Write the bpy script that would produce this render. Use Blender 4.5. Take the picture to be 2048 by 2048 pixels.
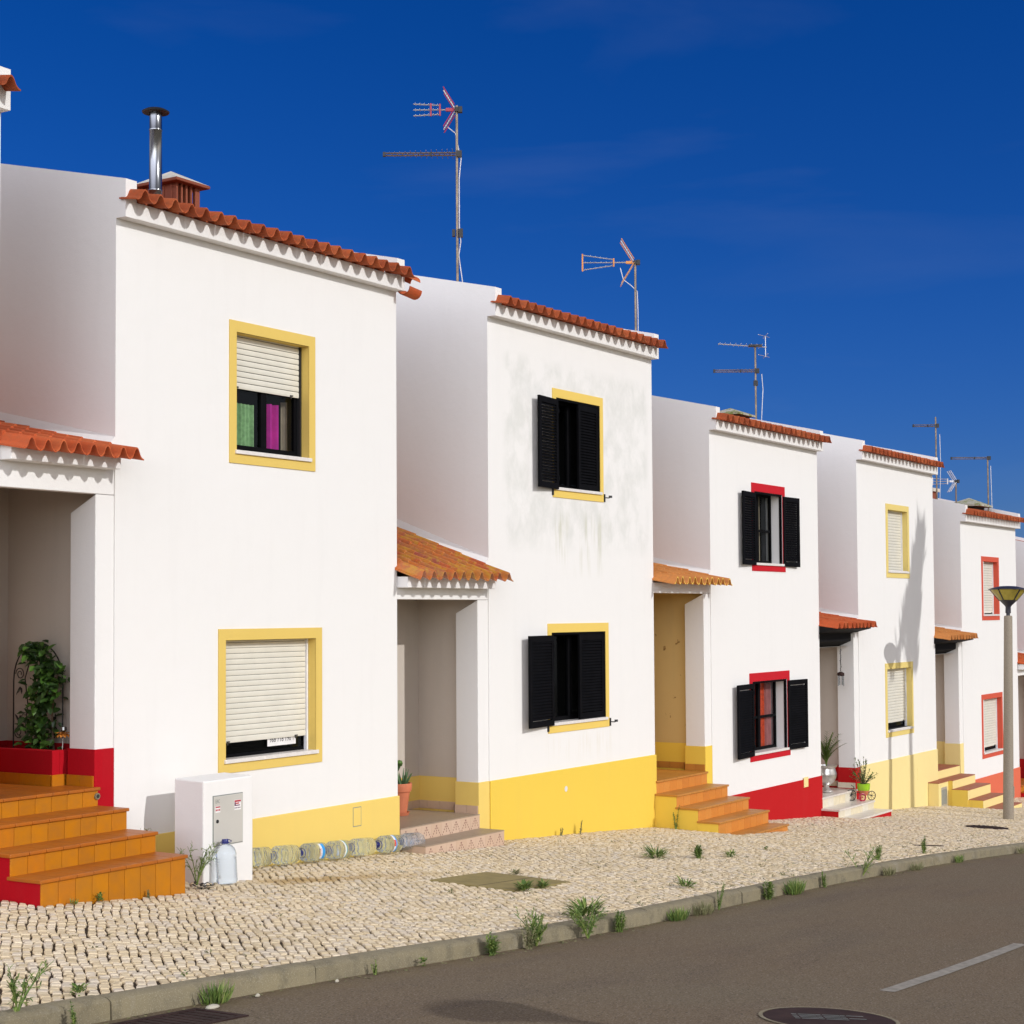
import bpy, bmesh, math, random
import numpy as np
from mathutils import Vector, Matrix
R = math.radians
PI = math.pi
rnd = random.Random(7)
for o in list(bpy.data.objects):
    bpy.data.objects.remove(o)
SC = bpy.context.scene
COL = SC.collection

# ------------------------------------------------------------------ camera
F_PX, YAW, PIT, ROLL = 3362.5, R(32.450), R(2.338), R(-0.351)
fw = Vector((math.cos(YAW)*math.cos(PIT), math.sin(YAW)*math.cos(PIT), math.sin(PIT)))
rt0 = Vector((math.sin(YAW), -math.cos(YAW), 0)); up0 = rt0.cross(fw)
rt = rt0*math.cos(ROLL)+up0*math.sin(ROLL); up = up0*math.cos(ROLL)-rt0*math.sin(ROLL)
cd = bpy.data.cameras.new('camera'); cam = bpy.data.objects.new('camera', cd); COL.objects.link(cam)
cam.matrix_world = Matrix((( rt.x, up.x, -fw.x, 0), (rt.y, up.y, -fw.y, 0), (rt.z, up.z, -fw.z, 0), (0, 0, 0, 1)))
cd.sensor_width = 36; cd.lens = 36*F_PX/2048; cd.shift_y = 64.6/2048
cd.clip_start = .1; cd.clip_end = 2000
SC.camera = cam
# ------------------------------------------------------------------ light
SUN_TO = Vector((.08, -1.0, .53)).normalized()          # towards the sun
ELEV = math.asin(SUN_TO.z)
w = bpy.data.worlds.new('World'); SC.world = w; w.use_nodes = True
nt = w.node_tree; nt.nodes.clear()
sky = nt.nodes.new('ShaderNodeTexSky'); sky.sky_type = 'NISHITA'; sky.sun_disc = False
sky.sun_elevation = ELEV; sky.sun_rotation = math.atan2(SUN_TO.x, SUN_TO.y)
sky.altitude = 600; sky.air_density = 1.0; sky.dust_density = .4; sky.ozone_density = 4.0
# deep blue around the camera's aim, elsewhere sky paled and warmed as fill light
tc = nt.nodes.new('ShaderNodeTexCoord'); dp = nt.nodes.new('ShaderNodeVectorMath'); dp.operation = 'DOT_PRODUCT'
dp.inputs[1].default_value = (.86, .51, 0)
nt.links.new(tc.outputs['Generated'], dp.inputs[0])
mr = nt.nodes.new('ShaderNodeMapRange'); mr.interpolation_type = 'SMOOTHSTEP'
for i, v in ((1, .25), (2, .80), (3, 0), (4, 1)): mr.inputs[i].default_value = v
nt.links.new(dp.outputs['Value'], mr.inputs[0])
hs = nt.nodes.new('ShaderNodeHueSaturation'); hs.inputs['Saturation'].default_value = .42; hs.inputs['Value'].default_value = 1.0
dpb = nt.nodes.new('ShaderNodeMix'); dpb.data_type = 'RGBA'; dpb.blend_type = 'MULTIPLY'; dpb.inputs[0].default_value = 1
dpb.inputs[7].default_value = (.28, .41, .82, 1)
hs2 = nt.nodes.new('ShaderNodeHueSaturation'); hs2.inputs['Saturation'].default_value = 1.10
mxs = nt.nodes.new('ShaderNodeMix'); mxs.data_type = 'RGBA'
wm = nt.nodes.new('ShaderNodeMix'); wm.data_type = 'RGBA'; wm.blend_type = 'MULTIPLY'; wm.inputs[0].default_value = 1; wm.inputs[7].default_value = (1.10, .98, .89, 1)
bg = nt.nodes.new('ShaderNodeBackground'); bg.inputs['Strength'].default_value = .11
wo = nt.nodes.new('ShaderNodeOutputWorld')
L_ = nt.links.new
# added sky glow towards -X, fill light for the left-facing side walls
dw = nt.nodes.new('ShaderNodeVectorMath'); dw.operation = 'DOT_PRODUCT'; dw.inputs[1].default_value = (-.99, .05, .12); L_(tc.outputs['Generated'], dw.inputs[0])
mw = nt.nodes.new('ShaderNodeMapRange'); mw.interpolation_type = 'SMOOTHSTEP'; L_(dw.outputs['Value'], mw.inputs[0])
for i, v in ((1, .35), (2, .95), (3, .9), (4, 9.5)): mw.inputs[i].default_value = v
L_(mw.outputs[0], hs.inputs['Value'])
L_(sky.outputs[0], hs.inputs['Color']); L_(hs.outputs[0], wm.inputs[6])
L_(sky.outputs[0], dpb.inputs[6]); L_(dpb.outputs[2], hs2.inputs['Color'])
L_(mr.outputs[0], mxs.inputs[0]); L_(wm.outputs[2], mxs.inputs[6]); L_(hs2.outputs[0], mxs.inputs[7])
cn = nt.nodes.new('ShaderNodeTexNoise'); cn.inputs['Scale'].default_value = 3.2; cn.inputs['Detail'].default_value = 7; cn.inputs['Distortion'].default_value = .5
cm = nt.nodes.new('ShaderNodeMapping'); cm.inputs['Scale'].default_value = (1, 1, 5); cm.inputs['Rotation'].default_value = (.15, .1, 0); L_(tc.outputs['Generated'], cm.inputs[0]); L_(cm.outputs[0], cn.inputs['Vector'])
cr_ = nt.nodes.new('ShaderNodeMapRange'); L_(cn.outputs['Fac'], cr_.inputs[0])
for i, v in ((1, .56), (2, .80), (3, 0), (4, .05)): cr_.inputs[i].default_value = v
cmx = nt.nodes.new('ShaderNodeMix'); cmx.data_type = 'RGBA'; L_(cr_.outputs[0], cmx.inputs[0]); L_(mxs.outputs[2], cmx.inputs[6]); cmx.inputs[7].default_value = (4.5, 5.0, 6.0, 1)
L_(cmx.outputs[2], bg.inputs['Color']); L_(bg.outputs[0], wo.inputs[0])
sl = bpy.data.lights.new('sun', 'SUN'); sl.energy = 2.6; sl.angle = R(.5); sl.color = (1, .985, .965)
sun = bpy.data.objects.new('sun', sl); COL.objects.link(sun)
sun.rotation_euler = (-SUN_TO).to_track_quat('-Z', 'Y').to_euler()
SC.view_settings.view_transform = 'Standard'; SC.view_settings.look = 'None'
SC.view_settings.exposure = -0.2; SC.view_settings.gamma = 1.0
SC.render.engine = 'CYCLES'
SC.cycles.max_bounces = 8; SC.cycles.diffuse_bounces = 4; SC.cycles.transparent_max_bounces = 12

# ------------------------------------------------------------------ ground
GX = [-60, 9.4, 11, 12.4, 15.8, 18, 22.2, 26.2, 28.5, 32, 34.4, 45, 120]
GZ = [2.54, -2.29, -2.42, -2.57, -2.73, -2.87, -3.15, -3.50, -3.67, -3.92, -4.06, -4.80, -10.0]
def base(x): return float(np.interp(x, GX, GZ))
def base_s(x): return sum(base(x+d) for d in (-2, -1, 0, 1, 2))/5
def gz(x, y): return base_s(x)-.02*(11.6-y)
FY = 11.6                                                # the facade plane

# ------------------------------------------------------------------ materials
MATS = {}
class NT:
    def __init__(s, name):
        s.m = bpy.data.materials.new(name); s.m.use_nodes = True
        s.t = s.m.node_tree; s.b = s.t.nodes['Principled BSDF']; s.out = s.t.nodes['Material Output']
    def n(s, typ, **kw):
        nd = s.t.nodes.new(typ)
        for k, v in kw.items():
            if k in nd.inputs: nd.inputs[k].default_value = v
            else: setattr(nd, k, v)
        return nd
    def l(s, a, b): s.t.links.new(a, b)
    def pos(s): return s.n('ShaderNodeNewGeometry').outputs['Position']
    def noise(s, scale, detail=4, rough=.55, vec=None, dist=0):
        nd = s.n('ShaderNodeTexNoise'); nd.inputs['Scale'].default_value = scale; nd.inputs['Detail'].default_value = detail
        nd.inputs['Roughness'].default_value = rough; nd.inputs['Distortion'].default_value = dist
        s.l(vec if vec is not None else s.pos(), nd.inputs['Vector']); return nd.outputs['Fac']
    def scaled(s, v3):
        mp = s.n('ShaderNodeMapping'); mp.inputs['Scale'].default_value = v3; s.l(s.pos(), mp.inputs['Vector']); return mp.outputs[0]
    def ramp(s, fac, stops):
        nd = s.n('ShaderNodeValToRGB'); cr = nd.color_ramp
        while len(cr.elements) < len(stops): cr.elements.new(.5)
        for e, (p, c) in zip(cr.elements, stops): e.position = p; e.color = (*c, 1) if len(c) == 3 else c
        s.l(fac, nd.inputs[0]); return nd.outputs[0]
    def rng(s, fac, a, b, c=0, d=1):
        nd = s.n('ShaderNodeMapRange'); nd.inputs[1].default_value = a; nd.inputs[2].default_value = b
        nd.inputs[3].default_value = c; nd.inputs[4].default_value = d; s.l(fac, nd.inputs[0]); return nd.outputs[0]
    def math(s, op, a, b=None):
        nd = s.n('ShaderNodeMath', operation=op)
        for i, v in enumerate((a, b)):
            if v is None: continue
            if isinstance(v, (int, float)): nd.inputs[i].default_value = v
            else: s.l(v, nd.inputs[i])
        return nd.outputs[0]
    def mix(s, fac, a, b, mode='MIX'):
        nd = s.n('ShaderNodeMix', data_type='RGBA', blend_type=mode)
        for i, v in ((0, fac), (6, a), (7, b)):
            if isinstance(v, (int, float)): nd.inputs[i].default_value = v
            elif isinstance(v, tuple): nd.inputs[i].default_value = (*v, 1)
            else: s.l(v, nd.inputs[i])
        return nd.outputs[2]
    def bump(s, h, strength, dist):
        nd = s.n('ShaderNodeBump'); nd.inputs['Strength'].default_value = strength; nd.inputs['Distance'].default_value = dist
        s.l(h, nd.inputs['Height']); s.l(nd.outputs[0], s.b.inputs['Normal']); return nd
    def col(s, c):
        if isinstance(c, tuple): s.b.inputs['Base Color'].default_value = (*c, 1)
        else: s.l(c, s.b.inputs['Base Color'])
    def rough(s, v):
        if isinstance(v, (int, float)): s.b.inputs['Roughness'].default_value = v
        else: s.l(v, s.b.inputs['Roughness'])
def mixc(c, f, t=(.3, .3, .3)): return tuple(a*(1-f)+b*f for a, b in zip(c, t))
def dk(c, f): return tuple(a*f for a in c)

def plaster(name, c, grime=.06, dirt=None, rough=.88, bump=.55):
    m = NT(name)
    f1 = m.rng(m.noise(.9, 5, .6), .35, .75)
    colr = m.mix(m.math('MULTIPLY', f1, grime), c, dk(c, .86))
    streak = m.rng(m.noise(1.0, 4, .6, m.scaled((5, 5, .5))), .52, .8)
    colr = m.mix(m.math('MULTIPLY', streak, grime*1.2), colr, mixc(dk(c, .75), .3, (.35, .33, .28)))
    if dirt: colr = dirt(m, colr)
    m.col(colr); m.rough(rough); m.b.inputs['Specular IOR Level'].default_value = .1
    h = m.math('ADD', m.math('MULTIPLY', m.noise(70, 3, .7), .25), m.noise(5, 3, .5))
    m.bump(h, bump, .012)
    return m.m
def simple(name, c, rough=.5, metal=0, var=.12, scale=6, bump=0, bscale=80, spec=.5):
    m = NT(name)
    m.col(m.mix(m.rng(m.noise(scale, 4), .3, .7), dk(c, 1-var), tuple(min(1, a*(1+var)) for a in c)))
    m.rough(rough); m.b.inputs['Metallic'].default_value = metal; m.b.inputs['Specular IOR Level'].default_value = spec
    if bump: m.bump(m.noise(bscale, 3), bump, .004)
    return m.m
def island(name, stops, rough=.6, bump=.2, bscale=60, mottle=.15, spec=.4, lichen=None, mscale=25):
    m = NT(name)
    r = m.n('ShaderNodeNewGeometry').outputs['Random Per Island']
    c = m.ramp(r, stops)
    c = m.mix(m.math('MULTIPLY', m.rng(m.noise(mscale, 4), .3, .7), mottle), c, (.12, .08, .05))
    if lichen:
        c = m.mix(m.math('MULTIPLY', m.rng(m.noise(lichen[1], 5, .65, None, .6), lichen[2], lichen[2]+.12), lichen[3]), c, lichen[0])
    m.col(c); m.rough(rough); m.b.inputs['Specular IOR Level'].default_value = spec
    m.bump(m.noise(bscale, 3), bump, .004)
    return m.m

def box_mask(m, x0, x1, z0, z1, soft=.25):
    sp = m.n('ShaderNodeSeparateXYZ'); m.l(m.pos(), sp.inputs[0]); X, Y, Z = sp.outputs
    a = m.math('MULTIPLY', m.rng(X, x0, x0+soft), m.rng(X, x1, x1-soft))
    b = m.math('MULTIPLY', m.rng(Z, z0, z0+soft*2), m.rng(Z, z1, z1-soft))
    return m.math('MULTIPLY', a, b)
def mildew(m, c):
    blot = m.rng(m.noise(1.0, 6, .62, m.scaled((3.6, 3.6, 2.6)), .2), .40, .64)
    mk = m.math('MULTIPLY', box_mask(m, 18.0, 22.05, .75, 3.42, .16), blot)
    c = m.mix(m.math('MULTIPLY', mk, .42), c, (.55, .56, .52))
    run = m.rng(m.noise(1.0, 5, .6, m.scaled((9, 9, .7))), .5, .72)
    mk2 = m.math('MULTIPLY', box_mask(m, 19.2, 20.9, .45, 1.42, .22), run)
    c = m.mix(m.math('MULTIPLY', mk2, .55), c, (.42, .42, .26))
    mk3 = m.math('MULTIPLY', box_mask(m, 19.0, 20.9, -2.1, -1.6, .2), run)
    return m.mix(m.math('MULTIPLY', mk3, .5), c, (.6, .52, .34))
WHITE = (.80, .785, .765)
def M(k, f, *a, **kw):
    if k not in MATS: MATS[k] = f(k, *a, **kw)
    return MATS[k]
M('white_plaster', plaster, WHITE)
M('white_plaster_mildew', plaster, WHITE, dirt=mildew)
M('shade_plaster', plaster, (.56, .50, .44), grime=.2)  # porch recess walls: shade of the recess put into the plaster colour
def peel(m, c):
    mk = m.math('MULTIPLY', m.rng(m.noise(4.5, 5, .6), .66, .69), box_mask(m, 23.2, 24.3, -2.6, .0, .2))
    return m.mix(m.math('MULTIPLY', mk, .8), c, (.16, .07, .02))
M('cream_plaster', plaster, (.62, .46, .21), grime=.3, dirt=peel)
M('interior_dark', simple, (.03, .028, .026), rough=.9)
M('yellow_a', plaster, (.80, .585, .16))
M('yellow_b', plaster, (.80, .56, .085))
M('yellow_d', plaster, (.83, .68, .31))
M('yellow_d_stairs', plaster, (.80, .56, .10), grime=.5)
M('yellow_e', plaster, (.82, .67, .29))
M('red_c', plaster, (.48, .014, .016))
M('red_zero', plaster, (.42, .006, .014))
M('salmon', plaster, (.68, .155, .085))
M('surround_a', plaster, (.72, .52, .14))
M('surround_b', plaster, (.78, .56, .14))
M('surround_c', plaster, (.52, .016, .026))
M('surround_d', plaster, (.74, .58, .20))
M('surround_e', plaster, (.60, .10, .06))
M('roof_tile', island, [(0, (.34, .065, .02)), (.5, (.43, .085, .025)), (1, (.48, .115, .036))], rough=.7, mottle=.35, spec=.15, lichen=((.30, .26, .12), 9, .62, .3))
M('roof_tile_bright', island, [(0, (.48, .085, .024)), (.5, (.56, .105, .03)), (1, (.58, .14, .045))], rough=.65, mottle=.25, spec=.2, lichen=((.62, .50, .34), 22, .66, .35))
M('roof_tile_lichen', island, [(0, (.50, .085, .02)), (.35, (.56, .14, .022)), (.7, (.56, .20, .025)), (1, (.40, .08, .05))], rough=.22, mottle=.4, spec=.7, lichen=((.50, .27, .022), 4.5, .5, .7))
M('roof_tile_ochre', island, [(0, (.58, .20, .04)), (1, (.66, .27, .07))], rough=.6, mottle=.25)
M('tile_nose_yellow', simple, (.85, .58, .10), rough=.6)
M('amber_riser', island, [(0, (.44, .155, .004)), (.5, (.50, .185, .004)), (1, (.52, .165, .006))], rough=.4, bump=.08, mottle=.2, mscale=9, spec=.2)
M('amber_tread', island, [(0, (.40, .11, .008)), (1, (.45, .13, .010))], rough=.42, bump=.08, mottle=.25, mscale=8, spec=.2)
M('orange_riser', island, [(0, (.58, .20, .03)), (.5, (.64, .235, .035)), (1, (.66, .27, .05))], rough=.4, bump=.08, mottle=.1)
M('orange_tread', island, [(0, (.50, .20, .03)), (1, (.54, .23, .04))], rough=.42, bump=.08, mottle=.2, mscale=7)
M('beige_riser', island, [(0, (.58, .41, .29)), (1, (.62, .45, .33))], rough=.4, bump=.05, mottle=.06)
M('beige_tread', island, [(0, (.34, .26, .19)), (1, (.38, .29, .21))], rough=.45, bump=.05, mottle=.15)
M('tile_print', simple, (.28, .15, .12), rough=.5)
M('marble_tread', simple, (.70, .64, .56), rough=.3, var=.08)
M('marble_riser', island, [(0, (.74, .70, .60)), (.5, (.76, .66, .44)), (1, (.78, .74, .66))], rough=.35, bump=.05, mottle=.15, mscale=12)
M('brown_tread', simple, (.34, .10, .05), rough=.6, bump=.1)
M('grout', simple, (.36, .30, .22), rough=.9)
M('marble', simple, (.74, .70, .66), rough=.35, var=.08, scale=14)
M('blind_cream', simple, (.70, .67, .58), rough=.45, var=.04)
M('blind_dark', simple, (.05, .045, .04), rough=.7)
M('black_paint', simple, (.004, .004, .005), rough=.7, var=.3, spec=.06)
M('black_metal', simple, (.012, .012, .013), rough=.5)
M('black_wood', simple, (.010, .009, .009), rough=.7, spec=.1)
M('zinc', simple, (.30, .31, .33), rough=.2, metal=1, var=.1, scale=3)
M('mast_metal', simple, (.22, .175, .13), rough=.45, metal=.6, var=.35, scale=9)
M('alu', simple, (.62, .62, .60), rough=.4, metal=.7)
M('red_plastic', simple, (.34, .012, .04), rough=.4)
M('orange_plastic', simple, (.62, .24, .04), rough=.45)
M('white_cable', simple, (.65, .66, .68), rough=.5)
M('chimney_brown', island, [(0, (.22, .05, .022)), (1, (.28, .07, .03))], rough=.7)
M('chimney_dark', simple, (.025, .016, .012), rough=.9)
M('cap_cement', simple, (.58, .55, .48), rough=.85, bump=.3)
def mossy(name):
    m = NT(name); c = m.mix(m.rng(m.noise(8, 5), .45, .6), (.42, .40, .34), (.20, .22, .06)); m.col(c); m.rough(.9); m.bump(m.noise(40), .3, .01); return m.m
M('cap_mossy', mossy)
M('cabinet_door', simple, (.52, .50, .455), rough=.5, var=.04, scale=3)
M('ink_dark', simple, (.06, .06, .06), rough=.7)
M('ink_grey', simple, (.22, .24, .22), rough=.7)
M('ink_red', simple, (.40, .02, .04), rough=.6)
M('ink_purple', simple, (.10, .02, .08), rough=.6)
M('paper', simple, (.75, .73, .72), rough=.8)
M('terracotta', simple, (.56, .17, .08), rough=.7, var=.15, bump=.15)
M('soil', simple, (.035, .022, .014), rough=.95)
M('leaf', island, [(0, (.030, .075, .012)), (.5, (.06, .14, .018)), (1, (.12, .22, .03))], rough=.45, mottle=.1)
M('leaf_dark', island, [(0, (.016, .045, .010)), (.6, (.035, .095, .014)), (1, (.085, .19, .025))], rough=.38, mottle=.1)
M('weed_green', island, [(0, (.05, .11, .02)), (.5, (.12, .20, .035)), (1, (.26, .32, .08))], rough=.6, mottle=.1)
M('weed_dry', island, [(0, (.14, .15, .06)), (1, (.26, .24, .12))], rough=.7, mottle=.1)
M('aloe', island, [(0, (.08, .16, .07)), (1, (.14, .24, .10))], rough=.5, mottle=.05)
M('palm_leaf', island, [(0, (.04, .09, .012)), (1, (.13, .18, .025))], rough=.5, mottle=.1)
M('bark', simple, (.16, .11, .07), rough=.9, bump=.5, bscale=18)
M('lime_pot', simple, (.30, .55, .02), rough=.35)
M('silver', simple, (.62, .60, .58), rough=.28, metal=.85, var=.2, bump=.5, bscale=22)
M('navy_cap', simple, (.012, .018, .16), rough=.35)
M('label_white', simple, (.8, .8, .82), rough=.5)
M('label_blue', simple, (.02, .30, .72), rough=.5)
M('label_teal', simple, (.02, .32, .32), rough=.5)
M('label_red', simple, (.65, .06, .03), rough=.5)
M('iron_rust', simple, (.040, .022, .020), rough=.8, metal=0, spec=.15, var=.3, bump=.3)
M('slab', simple, (.255, .20, .075), rough=.9, var=.15, scale=5, bump=.3)
M('pebble', simple, (.52, .48, .38), rough=.8)
M('lamp_glass', simple, (.36, .29, .05), rough=.25, var=.2)
M('lamp_black', simple, (.022, .022, .034), rough=.4)
def pole_mat(name):
    m = NT(name); c = m.mix(m.rng(m.noise(90, 4, .8), .35, .65), (.20, .165, .12), (.34, .29, .225)); m.col(c); m.rough(.9); m.bump(m.noise(60), .4, .006); return m.m
M('pole_concrete', pole_mat)
M('green_cloth', simple, (.30, .50, .22), rough=.9, var=.25, scale=20)
M('pink_cloth', simple, (.62, .02, .34), rough=.9, var=.2)
M('rose_cloth', simple, (.42, .14, .13), rough=.9, var=.2)
M('red_cloth', simple, (.66, .075, .02), rough=.9, var=.3, scale=20)
M('beige_cloth', simple, (.38, .30, .20), rough=.9, var=.2)
M('grey_cloth', simple, (.24, .23, .25), rough=.9, var=.1)
M('blue_plastic', simple, (.02, .22, .55), rough=.4)
def pane_mat(name):
    m = NT(name); tr = m.n('ShaderNodeBsdfTransparent'); tr.inputs[0].default_value = (.80, .84, .86, 1)
    gl = m.n('ShaderNodeBsdfGlossy'); gl.inputs['Roughness'].default_value = .03; gl.inputs['Color'].default_value = (.6, .65, .7, 1)
    mx = m.n('ShaderNodeMixShader'); lw = m.n('ShaderNodeLayerWeight'); lw.inputs[0].default_value = .12
    m.l(m.math('ADD', lw.outputs['Fresnel'], .03), mx.inputs[0]); m.l(tr.outputs[0], mx.inputs[1]); m.l(gl.outputs[0], mx.inputs[2]); m.l(mx.outputs[0], m.out.inputs[0]); return m.m
M('window_glass', pane_mat)
def pet_mat(name):
    m = NT(name); tr = m.n('ShaderNodeBsdfTransparent'); tr.inputs[0].default_value = (.93, .96, 1, 1)
    gl = m.n('ShaderNodeBsdfGlass'); gl.inputs['IOR'].default_value = 1.33; gl.inputs['Roughness'].default_value = .02; gl.inputs['Color'].default_value = (.93, .97, 1, 1)
    df = m.n('ShaderNodeBsdfDiffuse'); df.inputs[0].default_value = (.8, .85, .95, 1)
    mx = m.n('ShaderNodeMixShader'); mx.inputs[0].default_value = .9
    m2 = m.n('ShaderNodeMixShader'); m2.inputs[0].default_value = .07
    m.l(tr.outputs[0], mx.inputs[1]); m.l(gl.outputs[0], mx.inputs[2]); m.l(mx.outputs[0], m2.inputs[1]); m.l(df.outputs[0], m2.inputs[2]); m.l(m2.outputs[0], m.out.inputs[0]); return m.m
M('clear_bottle', pet_mat)
def asphalt(name):
    m = NT(name)
    c = m.mix(m.rng(m.noise(.35, 5, .6), .35, .7), (.158, .112, .066), (.156, .122, .076))
    c = m.mix(m.math('MULTIPLY', m.rng(m.noise(1.0, 5, .6, m.scaled((.35, 1.6, 1))), .5, .75), .45), c, (.085, .064, .052))
    c = m.mix(m.math('MULTIPLY', m.rng(m.noise(75, 3, .7), .50, .68), .75), c, (.34, .28, .23))
    c = m.mix(m.math('MULTIPLY', m.rng(m.noise(60, 3, .7, m.scaled((1.1, 1, 1))), .52, .68), .75), c, (.025, .02, .018))
    sp = m.n('ShaderNodeSeparateXYZ'); m.l(m.pos(), sp.inputs[0])
    edge = m.math('MULTIPLY', m.rng(sp.outputs[1], 6.75, 7.2), m.rng(m.noise(3, 4), .35, .6))
    c = m.mix(m.math('MULTIPLY', edge, .6), c, (.20, .15, .075))
    m.col(c); m.rough(.9); m.b.inputs['Specular IOR Level'].default_value = .2
    m.bump(m.noise(130, 3, .7), .6, .006); return m.m
M('asphalt', asphalt)
def kerb(name):
    m = NT(name)
    c = m.mix(m.rng(m.noise(2.2, 5, .65), .35, .7), (.25, .21, .125), (.20, .17, .11))
    c = m.mix(m.math('MULTIPLY', m.rng(m.noise(6, 6, .75), .48, .68), .7), c, (.11, .095, .065))
    c = m.mix(m.math('MULTIPLY', m.rng(m.noise(2.7, 5, .7), .55, .7), .6), c, (.30, .27, .21))
    c = m.mix(m.math('MULTIPLY', m.rng(m.noise(120, 2), .56, .7), .5), c, (.42, .38, .28))
    m.col(c); m.rough(.95); m.bump(m.noise(60, 4, .7), .5, .008); return m.m
M('kerb_concrete', kerb)
def cobble(name):
    m = NT(name); r = m.n('ShaderNodeNewGeometry').outputs['Random Per Island']
    c = m.ramp(r, [(0, (.55, .44, .28)), (.3, (.68, .55, .36)), (.55, (.72, .60, .42)), (.8, (.60, .52, .42)), (1, (.78, .66, .48))])
    c = m.mix(m.math('MULTIPLY', m.rng(m.noise(60, 4, .7), .4, .75), .25), c, (.42, .33, .20))
    big = m.rng(m.noise(.55, 4, .6), .45, .7)
    c = m.mix(m.math('MULTIPLY', big, .22), c, (.50, .42, .29))
    sp = m.n('ShaderNodeSeparateXYZ'); m.l(m.pos(), sp.inputs[0])
    wob = m.math('MULTIPLY', m.math('SUBTRACT', m.noise(3.5, 4), .5), .7)
    dy = m.math('ADD', m.math('SUBTRACT', sp.outputs[1], 10.55), m.math('ADD', wob, m.math('MULTIPLY', m.math('SUBTRACT', sp.outputs[0], 12.9), .28)))
    band = m.rng(m.math('ABSOLUTE', dy), .28, .05)
    xm = m.math('MULTIPLY', m.rng(sp.outputs[0], 12.2, 12.5), m.rng(sp.outputs[0], 14.6, 13.2))
    c = m.mix(m.math('MULTIPLY', m.math('MULTIPLY', band, xm), .75), c, (.36, .22, .06))
    m.col(c); m.rough(.75); m.b.inputs['Specular IOR Level'].default_value = .3
    m.bump(m.noise(90, 3), .3, .004); return m.m
M('cobble', cobble)
def joints(name):
    m = NT(name); c = m.mix(m.rng(m.noise(2.5, 4), .4, .65), (.045, .026, .014), (.09, .058, .03)); m.col(c); m.rough(1); return m.m
M('joint_soil', joints)
M('earth', simple, (.16, .13, .08), rough=1, var=.3, scale=.6)
M('line_paint', simple, (.27, .245, .205), rough=.85, var=.25, scale=14)

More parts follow.
